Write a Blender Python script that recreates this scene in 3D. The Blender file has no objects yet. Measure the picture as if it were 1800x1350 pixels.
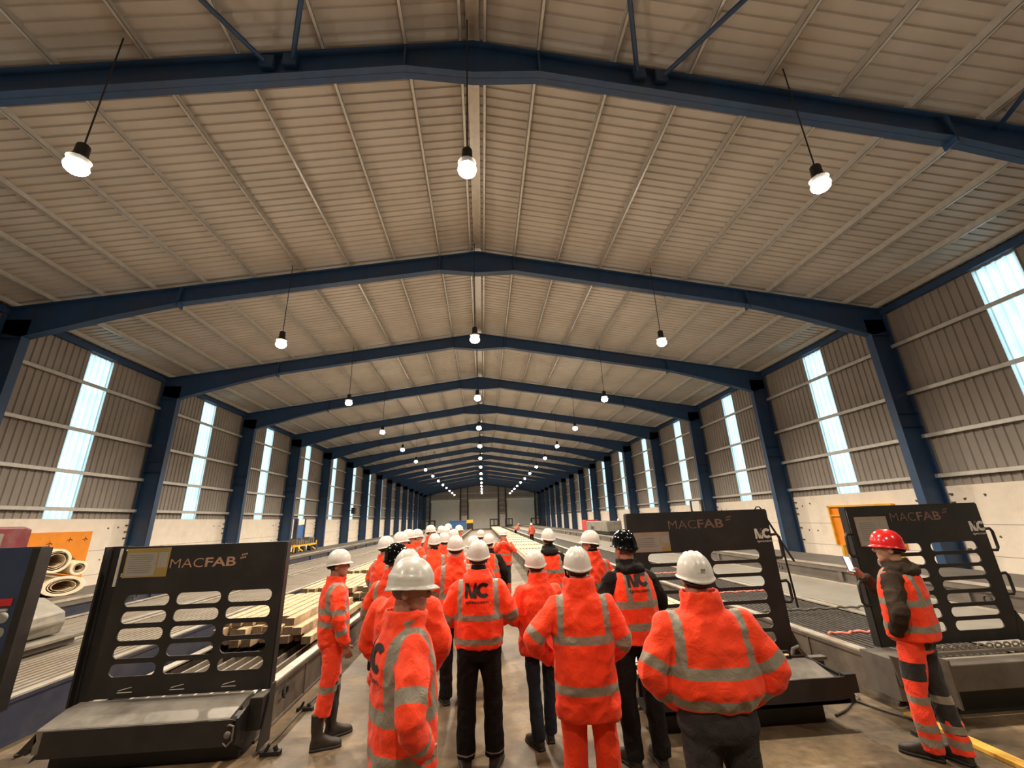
import bpy, bmesh, math, random
from mathutils import Vector, Matrix, noise
from mathutils.bvhtree import BVHTree
PI = math.pi
rnd = random.Random(7)
SC = bpy.context.scene
COL = SC.collection

# ------------------------------------------------------------ materials
def nt(name):
    m = bpy.data.materials.new(name); m.use_nodes = True
    n = m.node_tree.nodes; l = m.node_tree.links
    return m, n, l, n['Principled BSDF']

def mat(name, col, rough=.6, metal=0., var=.12, scale=4., bump=0., bscale=60., dirt=None, dscale=1.2, spec=.5, coat=0., dlo=.45, dhi=.7):
    """solid colour broken up by noise; optional dirt colour in patches"""
    m, n, l, b = nt(name)
    tc = n.new('ShaderNodeTexCoord')
    nz = n.new('ShaderNodeTexNoise'); nz.inputs['Scale'].default_value = scale; nz.inputs['Detail'].default_value = 5
    l.new(tc.outputs['Object'], nz.inputs['Vector'])
    rp = n.new('ShaderNodeValToRGB')
    lo = tuple(c*(1-var) for c in col); hi = tuple(min(1, c*(1+var)) for c in col)
    rp.color_ramp.elements[0].color = (*lo, 1); rp.color_ramp.elements[1].color = (*hi, 1)
    rp.color_ramp.elements[0].position = .3; rp.color_ramp.elements[1].position = .7
    l.new(nz.outputs['Fac'], rp.inputs['Fac'])
    out = rp.outputs['Color']
    if dirt:
        nd = n.new('ShaderNodeTexNoise'); nd.inputs['Scale'].default_value = dscale; nd.inputs['Detail'].default_value = 8; nd.inputs['Roughness'].default_value = .65
        l.new(tc.outputs['Object'], nd.inputs['Vector'])
        r2 = n.new('ShaderNodeValToRGB'); r2.color_ramp.elements[0].position = dlo; r2.color_ramp.elements[1].position = dhi
        l.new(nd.outputs['Fac'], r2.inputs['Fac'])
        mx = n.new('ShaderNodeMix'); mx.data_type = 'RGBA'
        l.new(r2.outputs['Color'], mx.inputs['Factor']); l.new(out, mx.inputs['A']); mx.inputs['B'].default_value = (*dirt, 1)
        out = mx.outputs['Result']
    l.new(out, b.inputs['Base Color'])
    b.inputs['Roughness'].default_value = rough; b.inputs['Metallic'].default_value = metal
    b.inputs['Specular IOR Level'].default_value = spec
    b.inputs['Coat Weight'].default_value = coat
    if bump:
        nb = n.new('ShaderNodeTexNoise'); nb.inputs['Scale'].default_value = bscale; nb.inputs['Detail'].default_value = 4
        l.new(tc.outputs['Object'], nb.inputs['Vector'])
        bp = n.new('ShaderNodeBump'); bp.inputs['Strength'].default_value = bump; bp.inputs['Distance'].default_value = .01
        l.new(nb.outputs['Fac'], bp.inputs['Height']); l.new(bp.outputs['Normal'], b.inputs['Normal'])
    return m

M = {}
M['blue'] = mat('blue_steel_paint', (.020, .060, .145), .5, var=.15, dirt=(.035, .055, .10), dscale=.8)
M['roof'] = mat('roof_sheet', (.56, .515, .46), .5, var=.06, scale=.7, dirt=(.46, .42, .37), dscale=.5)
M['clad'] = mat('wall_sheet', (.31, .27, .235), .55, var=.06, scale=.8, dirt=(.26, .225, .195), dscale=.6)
M['galv'] = mat('galvanised_steel', (.58, .55, .50), .4, metal=.35, var=.1, scale=6)
M['dado'] = mat('painted_concrete_panel', (.86, .76, .64), .75, var=.05, scale=2.5, dirt=(.70, .61, .50), dscale=1.6, dlo=.55, dhi=.8, bump=.1)
M['joint'] = mat('panel_joint', (.28, .24, .2), .9)
M['darkhole'] = mat('panel_fixing', (.10, .07, .05), .8)
M['black'] = mat('black_steel', (.014, .0125, .012), .5, var=.25, scale=5, dirt=(.03, .025, .02), dscale=2.5, dlo=.5, dhi=.8)
M['greysteel'] = mat('grey_steel', (.16, .14, .12), .45, metal=.3, var=.2, scale=6, dirt=(.10, .075, .055), dscale=3)
M['tray'] = mat('grey_sloped_plate', (.20, .18, .15), .45, metal=.3, var=.1, scale=5, dirt=(.09, .075, .06), dscale=3)
M['darkblue'] = mat('dark_blue_steel', (.026, .030, .055), .5, var=.2, scale=3, dirt=(.06, .055, .06), dscale=1.5)
M['bedtop'] = mat('worn_steel_deck', (.27, .24, .20), .45, metal=.2, var=.12, scale=3, dirt=(.16, .13, .10), dscale=1.1)
M['bedlight'] = mat('bright_steel_tray', (.38, .35, .30), .35, metal=.3, var=.08, scale=2, dirt=(.30, .265, .215), dscale=.9)
M['bars'] = mat('oily_steel_bars', (.13, .115, .10), .4, metal=.4, var=.2, scale=5)
M['barlight'] = mat('worn_steel_bars', (.29, .25, .20), .5, metal=.2, var=.2, scale=4, dirt=(.22, .17, .12), dscale=2)
M['rim'] = mat('steel_rim', (.46, .42, .35), .4, metal=.3, var=.12, scale=5, dirt=(.3, .23, .16), dscale=2)
M['pit'] = mat('dark_pit', (.018, .014, .011), .8)
M['dirtyside'] = mat('concrete_splashed_side', (.12, .092, .066), .8, var=.2, scale=4, dirt=(.045, .034, .027), dscale=1.6, bump=.3)
M['lintel'] = mat('concrete_lintel', (.52, .45, .31), .75, var=.12, scale=6, dirt=(.5, .4, .27), dscale=3, dlo=.5, dhi=.8, bump=.2)
M['timber'] = mat('sawn_pale_timber', (.48, .355, .21), .75, var=.22, scale=5, dirt=(.26, .16, .08), dscale=6, dlo=.5, dhi=.85, bump=.3)
M['endgrain'] = mat('dark_end_face', (.09, .055, .03), .85, var=.3, scale=20)
M['plank'] = mat('yellow_plank', (.75, .42, .07), .55, var=.12, scale=8)
M['orange_board'] = mat('orange_board', (.85, .27, .012), .6, var=.08, scale=3, dirt=(.5, .15, .02), dscale=5, dlo=.62, dhi=.8)
M['cream'] = mat('cream_plastic_roll', (.78, .66, .48), .6, var=.06, scale=4, dirt=(.5, .4, .27), dscale=3, dlo=.6, dhi=.85)
M['maroon'] = mat('maroon_paint', (.16, .02, .025), .4, var=.15, scale=3, dirt=(.2, .09, .08), dscale=2)
M['navy'] = mat('navy_screen_paint', (.022, .038, .080), .5, var=.15)
M['palegrey'] = mat('pale_grey_paint', (.17, .155, .125), .5, var=.08, scale=3, dirt=(.3, .26, .2), dscale=2.5)
M['red'] = mat('red_paint', (.52, .02, .02), .5, var=.15, scale=4)
M['pink'] = mat('faded_red_hose', (.75, .22, .17), .6, var=.2, scale=20)
M['cable'] = mat('grey_cable', (.10, .085, .07), .7)
M['yellow'] = mat('yellow_machine_paint', (.75, .40, .03), .5, var=.15, scale=6)
M['bluepaint'] = mat('bright_blue_paint', (.03, .10, .28), .45, var=.12)
M['rolldoor'] = mat('grey_roller_door', (.80, .75, .66), .36, metal=.0, var=.04, scale=.7)
M['plywood'] = mat('stained_plywood', (.50, .25, .08), .6, var=.3, scale=6, dirt=(.7, .55, .4), dscale=5)
M['paper'] = mat('paper_notice', (.30, .275, .235), .7, var=.05)
M['notice_yellow'] = mat('yellow_notice_card', (.30, .21, .055), .6, var=.1)
M['paper2'] = mat('aged_notice_card', (.30, .24, .18), .7, var=.12, scale=6)
M['ink'] = mat('printed_ink', (.16, .14, .12), .8)
M['cuttan'] = mat('cut_out_lettering', (.42, .25, .16), .6, var=.3, scale=7)
M['cutdim'] = mat('dim_cut_lettering', (.17, .10, .075), .6, var=.3, scale=7)
M['logowhite'] = mat('white_logo_paint', (.62, .58, .52), .6, var=.15, scale=15)
M['rubber'] = mat('black_rubber', (.012, .011, .010), .7)
M['glassdark'] = mat('grey_cab_glass', (.22, .2, .17), .12, var=.1)

def floor_mat():
    m, n, l, b = nt('worn_concrete_floor')
    tc = n.new('ShaderNodeTexCoord')
    def nz(s, d=6, r=.6):
        t = n.new('ShaderNodeTexNoise'); t.inputs['Scale'].default_value = s; t.inputs['Detail'].default_value = d; t.inputs['Roughness'].default_value = r
        l.new(tc.outputs['Object'], t.inputs['Vector']); return t
    a = nz(.55, 8, .65); c = nz(2.3, 8, .7); f = nz(14, 6, .6)
    rp = n.new('ShaderNodeValToRGB')
    e = rp.color_ramp.elements
    e[0].position = .36; e[0].color = (.055, .036, .020, 1)
    e[1].position = .66; e[1].color = (.30, .222, .125, 1)
    x = e.new(.5); x.color = (.165, .118, .066, 1)
    l.new(a.outputs['Fac'], rp.inputs['Fac'])
    r2 = n.new('ShaderNodeValToRGB'); r2.color_ramp.elements[0].position = .40; r2.color_ramp.elements[1].position = .72
    r2.color_ramp.elements[0].color = (.62, .60, .58, 1); r2.color_ramp.elements[1].color = (1.2, 1.15, 1.1, 1)
    l.new(c.outputs['Fac'], r2.inputs['Fac'])
    mx = n.new('ShaderNodeMix'); mx.data_type = 'RGBA'; mx.blend_type = 'MULTIPLY'; mx.inputs['Factor'].default_value = 1
    l.new(rp.outputs['Color'], mx.inputs['A']); l.new(r2.outputs['Color'], mx.inputs['B'])
    r3 = n.new('ShaderNodeValToRGB'); r3.color_ramp.elements[0].position = .35; r3.color_ramp.elements[1].position = .6
    r3.color_ramp.elements[0].color = (.82, .82, .82, 1); r3.color_ramp.elements[1].color = (1.05, 1.05, 1.05, 1)
    l.new(f.outputs['Fac'], r3.inputs['Fac'])
    m2 = n.new('ShaderNodeMix'); m2.data_type = 'RGBA'; m2.blend_type = 'MULTIPLY'; m2.inputs['Factor'].default_value = 1
    l.new(mx.outputs['Result'], m2.inputs['A']); l.new(r3.outputs['Color'], m2.inputs['B'])
    l.new(m2.outputs['Result'], b.inputs['Base Color'])
    rr = n.new('ShaderNodeMapRange'); rr.inputs['To Min'].default_value = .38; rr.inputs['To Max'].default_value = .75
    l.new(c.outputs['Fac'], rr.inputs['Value']); l.new(rr.outputs['Result'], b.inputs['Roughness'])
    bp = n.new('ShaderNodeBump'); bp.inputs['Strength'].default_value = .15; bp.inputs['Distance'].default_value = .01
    l.new(f.outputs['Fac'], bp.inputs['Height']); l.new(bp.outputs['Normal'], b.inputs['Normal'])
    return m
M['floor'] = floor_mat()

def emis(name, col, s):
    m = bpy.data.materials.new(name); m.use_nodes = True
    n = m.node_tree.nodes; l = m.node_tree.links
    n.remove(n['Principled BSDF'])
    e = n.new('ShaderNodeEmission'); e.inputs['Color'].default_value = (*col, 1); e.inputs['Strength'].default_value = s
    l.new(e.outputs[0], n['Material Output'].inputs['Surface']); return m
LAMP = 110.
M['lamp'] = emis("glowing_lamp", (1, .87, .70), LAMP)

def sheet_mat():
    """translucent daylight sheet, lit by the sky outside"""
    m = bpy.data.materials.new('translucent_daylight_sheet'); m.use_nodes = True
    n = m.node_tree.nodes; l = m.node_tree.links
    n.remove(n['Principled BSDF'])
    t = n.new('ShaderNodeBsdfTranslucent'); d = n.new('ShaderNodeBsdfDiffuse'); mx = n.new('ShaderNodeMixShader')
    tc = n.new('ShaderNodeTexCoord'); nz = n.new('ShaderNodeTexNoise'); nz.inputs['Scale'].default_value = 1.3; nz.inputs['Detail'].default_value = 5
    rp = n.new('ShaderNodeValToRGB'); rp.color_ramp.elements[0].color = (.58, .83, .87, 1); rp.color_ramp.elements[1].color = (.72, .93, .96, 1)
    rp.color_ramp.elements[0].position = .35; rp.color_ramp.elements[1].position = .6
    l.new(tc.outputs['Object'], nz.inputs['Vector']); l.new(nz.outputs['Fac'], rp.inputs['Fac'])
    l.new(rp.outputs['Color'], t.inputs['Color']); d.inputs['Color'].default_value = (.5, .55, .55, 1)
    mx.inputs[0].default_value = .15
    l.new(t.outputs[0], mx.inputs[1]); l.new(d.outputs[0], mx.inputs[2])
    l.new(mx.outputs[0], n['Material Output'].inputs['Surface']); return m
M['sheet'] = sheet_mat()

# ------------------------------------------------------------ mesh helpers
class MB:
    """collects simple solids and links them as ONE mesh object"""
    def __init__(s): s.v = []; s.f = []; s.mi = []
    def add(s, vs, fs, mi=0):
        o = len(s.v); s.v += [tuple(v) for v in vs]; s.f += [tuple(i+o for i in f) for f in fs]; s.mi += [mi]*len(fs); return s
    def box(s, x0, x1, y0, y1, z0, z1, mi=0):
        return s.add([(x0,y0,z0),(x1,y0,z0),(x1,y1,z0),(x0,y1,z0),(x0,y0,z1),(x1,y0,z1),(x1,y1,z1),(x0,y1,z1)],
                     [(0,3,2,1),(4,5,6,7),(0,1,5,4),(1,2,6,5),(2,3,7,6),(3,0,4,7)], mi)
    def prism(s, poly, axis, a0, a1, mi=0):
        """poly: 2D points; axis 'x','y','z' = extrusion axis; other two in order"""
        n = len(poly); vs = []
        for a in (a0, a1):
            for p in poly:
                vs.append({'x': (a, p[0], p[1]), 'y': (p[0], a, p[1]), 'z': (p[0], p[1], a)}[axis])
        fs = [tuple(range(n-1, -1, -1)), tuple(range(n, 2*n))] + [(i, (i+1) % n, n+(i+1) % n, n+i) for i in range(n)]
        return s.add(vs, fs, mi)
    def bar(s, p, q, w, h=None, mi=0, n=0):
        """beam between two points (box w x h, or n-gon tube of radius w)"""
        p = Vector(p); q = Vector(q); d = (q-p).normalized()
        up = Vector((0,0,1)) if abs(d.z) < .95 else Vector((0,1,0))
        a = d.cross(up).normalized(); b = a.cross(d).normalized()
        if n:
            ring = [a*math.cos(2*PI*i/n)*w + b*math.sin(2*PI*i/n)*w for i in range(n)]
        else:
            h = h or w; ring = [a*w/2+b*h/2, -a*w/2+b*h/2, -a*w/2-b*h/2, a*w/2-b*h/2]; n = 4
        vs = [p+r for r in ring]+[q+r for r in ring]
        fs = [tuple(range(n-1,-1,-1)), tuple(range(n,2*n))]+[(i,(i+1)%n,n+(i+1)%n,n+i) for i in range(n)]
        return s.add(vs, fs, mi)
    def tube(s, pts, r, n=8, mi=0, closed=False):
        pts = [Vector(p) for p in pts]; m = len(pts)
        rr = r if isinstance(r, (list, tuple)) else [r]*m
        vs = []; prev = None
        for i, p in enumerate(pts):
            d = (pts[min(i+1, m-1)]-pts[max(i-1, 0)]).normalized()
            if prev is None:
                up = Vector((0,0,1)) if abs(d.z) < .9 else Vector((0,1,0))
                a = d.cross(up).normalized()
            else:
                a = (prev-d*prev.dot(d)).normalized()
            prev = a; b = d.cross(a)
            for k in range(n):
                t = 2*PI*k/n; vs.append(p+a*math.cos(t)*rr[i]+b*math.sin(t)*rr[i])
        fs = []
        for i in range(m-1):
            for k in range(n):
                fs.append((i*n+k, i*n+(k+1)%n, (i+1)*n+(k+1)%n, (i+1)*n+k))
        fs += [tuple(range(n-1,-1,-1)), tuple(range((m-1)*n, m*n))]
        return s.add(vs, fs, mi)
    def ball(s, c, r, nu=12, nv=8, mi=0):
        r = r if isinstance(r, (list, tuple)) else (r, r, r)
        vs = [(c[0], c[1], c[2]+r[2])]
        for j in range(1, nv):
            for i in range(nu):
                t = 2*PI*i/nu; f = PI*j/nv
                vs.append((c[0]+r[0]*math.sin(f)*math.cos(t), c[1]+r[1]*math.sin(f)*math.sin(t), c[2]+r[2]*math.cos(f)))
        vs.append((c[0], c[1], c[2]-r[2])); fs = []
        for i in range(nu): fs.append((0, 1+i, 1+(i+1)%nu))
        for j in range(nv-2):
            for i in range(nu):
                a = 1+j*nu
                fs.append((a+i, a+nu+i, a+nu+(i+1)%nu, a+(i+1)%nu))
        a = 1+(nv-2)*nu
        for i in range(nu): fs.append((a+i, len(vs)-1, a+(i+1)%nu))
        return s.add(vs, fs, mi)
    def build(s, name, mats, parent=None, bevel=0., smooth=False):
        me = bpy.data.meshes.new(name); me.from_pydata(s.v, [], s.f); me.update()
        if not isinstance(mats, (list, tuple)): mats = [mats]
        for m in mats: me.materials.append(m)
        if len(mats) > 1: me.polygons.foreach_set('material_index', s.mi)
        if smooth: me.polygons.foreach_set('use_smooth', [True]*len(me.polygons))
        o = bpy.data.objects.new(name, me); COL.objects.link(o)
        if parent: o.parent = parent
        if bevel:
            b = o.modifiers.new('bevel', 'BEVEL'); b.width = bevel; b.segments = 2; b.limit_method = 'ANGLE'
        return o

def tag(o, label=None, cat=None, group=None, kind=None):
    if label: o['label'] = label
    if cat: o['category'] = cat
    if group: o['group'] = group
    if kind: o['kind'] = kind
    return o
def empty(name, loc=(0,0,0), label=None, cat=None, group=None, kind=None):
    o = bpy.data.objects.new(name, None); COL.objects.link(o); o.location = loc; o.empty_display_size = .2
    return tag(o, label, cat, group, kind)
def fix(root):
    """parts were built in world space: keep them there under a root that has its own place"""
    bpy.context.view_layer.update()
    inv = root.matrix_world.inverted()
    for c in root.children: c.matrix_parent_inverse = inv
    return root

# ------------------------------------------------------------ the hall
XC, HW, SP, F0 = -.10, 14.72, 6.8, 5.87        # centre line, half width, bay, first frame
NFR = 16
YEND = F0+SP*(NFR-1)
YBACK = F0-2*SP
ZW = 2.57                                        # top of concrete wall
def ztop(dx): return 11.07-.155*abs(dx)          # top of rafter

fl = MB().box(-15.2, 15, YBACK-.3, YEND+.4, -.3, 0).build('floor', M['floor']); tag(fl, 'worn tan concrete floor with darker stains', 'floor', kind='structure')

# roof: trapezoidal sheets, ribs running down both slopes
def roof():
    vs = []; fs = []
    y = YBACK-.2; pitch = .2267; prof = []
    while y < YEND+.3:
        prof += [(y, 0), (y+.155, 0), (y+.172, .035), (y+.208, .035)]; y += pitch
    for sx in (-1, 1):
        o = len(vs)
        for (yy, dz) in prof:
            for dx in (0, HW+.12):
                vs.append((XC+sx*dx, yy, ztop(dx)+.20+dz))
        for i in range(len(prof)-1):
            a = o+2*i; q = (a, a+1, a+3, a+2)
            fs.append(q if sx < 0 else q[::-1])
    b = MB(); b.add(vs, fs)
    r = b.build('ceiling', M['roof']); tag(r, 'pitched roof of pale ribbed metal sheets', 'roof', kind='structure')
    cov = MB()
    for sx in (-1, 1):
        cov.prism([(XC, ztop(0)+.30), (XC+sx*(HW+.3), ztop(HW+.3)+.30), (XC+sx*(HW+.3), ztop(HW+.3)+.36), (XC, ztop(0)+.36)], 'y', YBACK-.4, YEND+.4)
    cov.build('roof_covering', M['clad'], r)
    xs = [.24, 1.30, 2.82, 4.34, 5.86, 7.38, 8.90, 10.42, 11.94, 13.3, 14.4]
    for sx in (-1, 1):
        for dx in xs:
            z = ztop(dx)+.005; x = XC+sx*dx
            p = MB()
            p.box(x-.035, x-.028, YBACK, YEND, z, z+.185); p.box(x-.035, x+.035, YBACK, YEND, z, z+.008); p.box(x+.028, x+.035, YBACK, YEND, z, z+.03)
            p.build('purlin', M['galv'], r)
    MB().box(XC-.13, XC+.13, YBACK, YEND, ztop(0)+.13, ztop(0)+.15).build('ridge_flashing', M['galv'], r)
roof()

def portal(k, y):
    lab = ['nearest the camera, crossing the top of the picture', 'second from the camera'] + ['%s from the camera' % w for w in ('third','fourth','fifth','sixth','seventh','eighth','ninth','tenth','eleventh','twelfth','thirteenth','fourteenth','fifteenth')]
    nm = 'blue steel portal frame, '+(lab[k] if k < len(lab) else 'set against the far end wall')
    root = empty('portal_frame', (XC, y, 0), nm, 'steel frame', 'blue portal frames down the hall')
    t = .012; fw = .13
    for sx in (-1, 1):
        X = lambda d: XC+sx*d
        c = MB()
        zt = ztop(HW)
        # column: web, inner and outer flange
        c.box(min(X(13.86), X(HW-.1)), max(X(13.86), X(HW-.1)), y-t/2, y+t/2, 0, 8.45)
        for d0, d1 in ((13.84, 13.86), (HW-.12, HW-.1)):
            c.box(min(X(d0), X(d1)), max(X(d0), X(d1)), y-fw, y+fw, 0, 7.85 if d0 < 14 else 8.7)
        for zz in (4.5, 4.95, 7.8):
            c.box(min(X(13.86), X(HW-.12)), max(X(13.86), X(HW-.12)), y-fw, y+fw, zz, zz+.015)
        c.box(min(X(13.7), X(HW-.02)), max(X(13.7), X(HW-.02)), y-.2, y+.2, 0, .03)
        c.build('column', M['blue'], root)
        # rafter with haunch at the eaves and the apex
        top = [(0, ztop(0)), (HW-.1, ztop(HW-.1))]
        bot = [(HW-.1, 8.0), (13.86, 7.82), (11.4, 8.55), (9.6, 9.0), (1.3, 10.30), (0, 10.20)]
        r = MB()
        poly = [(X(d), z) for d, z in top+bot]
        r.prism(poly, 'y', y-t/2, y+t/2)
        for ch in ([(13.86, 7.82), (11.4, 8.55), (9.6, 9.0), (1.3, 10.30), (0, 10.20)], [(0, ztop(0)), (HW-.1, ztop(HW-.1))]):
            for (a, za), (b, zb) in zip(ch, ch[1:]):
                r.prism([(X(a), za), (X(b), zb), (X(b), zb+.022), (X(a), za+.022)] if ch[0][1] < 9 else [(X(a), za), (X(b), zb), (X(b), zb-.022), (X(a), za-.022)], 'y', y-fw, y+fw)
        for d in (9.6, 1.3): r.box(X(d)-.02, X(d)+.02, y-fw, y+fw, ztop(d)-.70 if d > 5 else 10.3, ztop(d))
        r.build('rafter', M['blue'], root)
    return fix(root)
for k in range(-2, NFR):
    if k >= 0: portal(k, F0+SP*k)
def back_portal(y):
    r = portal(1, y); r['label'] = 'blue steel portal frame standing behind the camera'; return r
back_portal(F0-SP)

# roof bracing between the first frame and the one behind the camera
for i, (p, q, lb) in enumerate([
    ((-3.9, 5.85, 10.28), (-7.5, -.8, 9.95), 'blue steel brace running up left of the lamp glare at top of picture'),
    ((-3.5, 5.85, 10.36), (.2, -.8, 10.75), 'blue steel brace standing almost upright at top left of picture'),
    ((3.2, 5.85, 10.42), (.1, -.8, 10.78), 'blue steel brace standing almost upright at top right of centre'),
    ((3.64, 5.85, 10.36), (7.6, -.8, 9.9), 'blue steel brace slanting right at top right of centre'),
    ((10.75, 6.05, 9.35), (7.9, -.8, 9.85), 'blue steel brace slanting up at the top right corner'),
    ((11.35, 6.05, 9.25), (14.2, -.8, 8.6), 'short visible end of blue steel brace at right edge of picture')]):
    tag(MB().bar(p, q, .045, n=12).box(p[0]-.12, p[0]+.12, p[1]-.12, p[1], p[2]-.14, p[2]+.12).build('roof_brace', M['blue']), lb, 'brace', 'tubular roof braces')

# side walls
NB = NFR-1+2
def side_wall(side):
    sx = -1 if side == 'left' else 1
    XW = XC+sx*HW
    ww = .53
    wins = []
    for k in range(-1, NFR-1):
        c = F0+SP*k+SP/2+(.18 if k > 0 else .05)
        wins.append((c-ww, c+ww))
    b = MB(); vs = []; fs = []
    def strip(y0, y1, z0, z1, bb):
        """vertical ribbed sheet, ribs every .25 m"""
        y = y0; pr = []
        while y < y1-1e-4:
            for dy, dd in ((0, 0), (.045, 0), (.065, .035), (.205, .035), (.225, 0)):
                if y+dy < y1: pr.append((y+dy, dd))
            y += .25
        pr.append((y1, 0)); vv = []; ff = []
        for yy, dd in pr: vv += [(XW+sx*dd, yy, z0), (XW+sx*dd, yy, z1)]
        for i in range(len(pr)-1):
            q = (2*i, 2*i+2, 2*i+3, 2*i+1); ff.append(q)
        bb.add(vv, ff)
    z1 = 8.98
    y = YBACK
    for a, c in wins:
        strip(y, a, ZW-.02, z1, b); strip(a, c, 8.58, z1, b); y = c
    strip(y, YEND+.1, ZW-.02, z1, b)
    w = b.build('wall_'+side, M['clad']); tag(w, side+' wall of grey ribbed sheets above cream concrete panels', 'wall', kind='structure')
    # outer skin blocks daylight except at the windows
    sk = MB(); y = YBACK-.2; xo = XW+sx*.12
    for a, c in wins+[(YEND+.2, YEND+.2)]:
        sk.box(min(xo, xo+sx*.03), max(xo, xo+sx*.03), y, a, 0, 9.1)
        if c > a: sk.box(min(xo, xo+sx*.03), max(xo, xo+sx*.03), a, c, 8.58, 9.1); sk.box(min(xo, xo+sx*.03), max(xo, xo+sx*.03), a, c, 0, ZW)
        if c > a:
            for e in (a, c): sk.box(min(XW+sx*.04, xo), max(XW+sx*.04, xo), e-.01, e+.01, ZW, 8.58)
        y = c
    sk.build('wall_liner', M['clad'], w)
    # concrete panels
    d = MB(); dx0, dx1 = sorted((XW-sx*.04, XW+sx*.14))
    for k in range(-2, NFR-1):
        y0 = F0+SP*k; 
        for z0, zz in ((0, .56), (.575, 1.42), (1.435, ZW)):
            d.box(dx0, dx1, y0+.004, y0+SP-.004, z0, zz)
    dd = d.build('concrete_panel', M['dado'], w)
    j = MB(); ji0, ji1 = sorted((XW+sx*.0, XW-sx*.03))
    j.box(ji0, ji1, YBACK, YEND, .5, 1.5).build('panel_joint', M['joint'], w)
    h = MB()
    for k in range(-1, NFR-1):
        y0 = F0+SP*k
        for dy in (.55, 1.0, 5.7, 6.2):
            for zz in (1.1, 2.2):
                h.bar((XW-sx*.045, y0+dy+rnd.uniform(-.1, .1), zz+rnd.uniform(-.1, .1)), (XW, y0+dy, zz), .035, n=8)
        for zz in (.7, 1.2, 1.8, 2.05, 2.3):
            h.box(*sorted((XW-sx*.11, XW)), y0-.26, y0-.18, zz, zz+.05); h.box(*sorted((XW-sx*.11, XW)), y0+.18, y0+.26, zz, zz+.05)
    h.build('panel_fixing', M['darkhole'], w)
    for gz in (2.90, 4.18, 5.66, 7.38, 8.72):
        g = MB(); a, c = sorted((XW-sx*.005, XW-sx*.16))
        g.box(a, c, YBACK, YEND, gz+.055, gz+.063); g.box(*sorted((XW-sx*.152, XW-sx*.16)), YBACK, YEND, gz-.055, gz+.06); g.box(*sorted((XW-sx*.11, XW-sx*.16)), YBACK, YEND, gz-.06, gz-.052)
        if gz > 8: g = MB(); g.box(a, c, YBACK, YEND, gz-.09, gz+.12)
        g.build('girt', M['galv'] if gz < 8 else M['blue'], w)
    for k in range(-1, NFR):   # struts tied to the columns: small brackets
        pass
    return wins
wl_ = side_wall('left'); wr_ = side_wall('right')
n = 0
for sx, wins in ((-1, wl_), (1, wr_)):
    XW = XC+sx*HW
    for i, (a, c) in enumerate(wins):
        n += 1
        b = MB(); y = a; pr = []
        while y < c-1e-4:
            for dy, dd in ((0, 0), (.045, 0), (.065, .035), (.205, .035), (.225, 0)):
                if y+dy < c: pr.append((y+dy, dd))
            y += .25
        pr.append((c, 0)); vv = []; ff = []
        for yy, dd in pr: vv += [(XW+sx*dd, yy, ZW), (XW+sx*dd, yy, 8.58)]
        for q in range(len(pr)-1): ff.append((2*q, 2*q+2, 2*q+3, 2*q+1))
        b.add(vv, ff)
        tag(b.build('window_%d' % n, M['sheet']), 'tall translucent daylight panel in the %s wall, number %d along from the camera end' % ('left' if sx < 0 else 'right', i+1), 'window', kind='structure')

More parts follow.
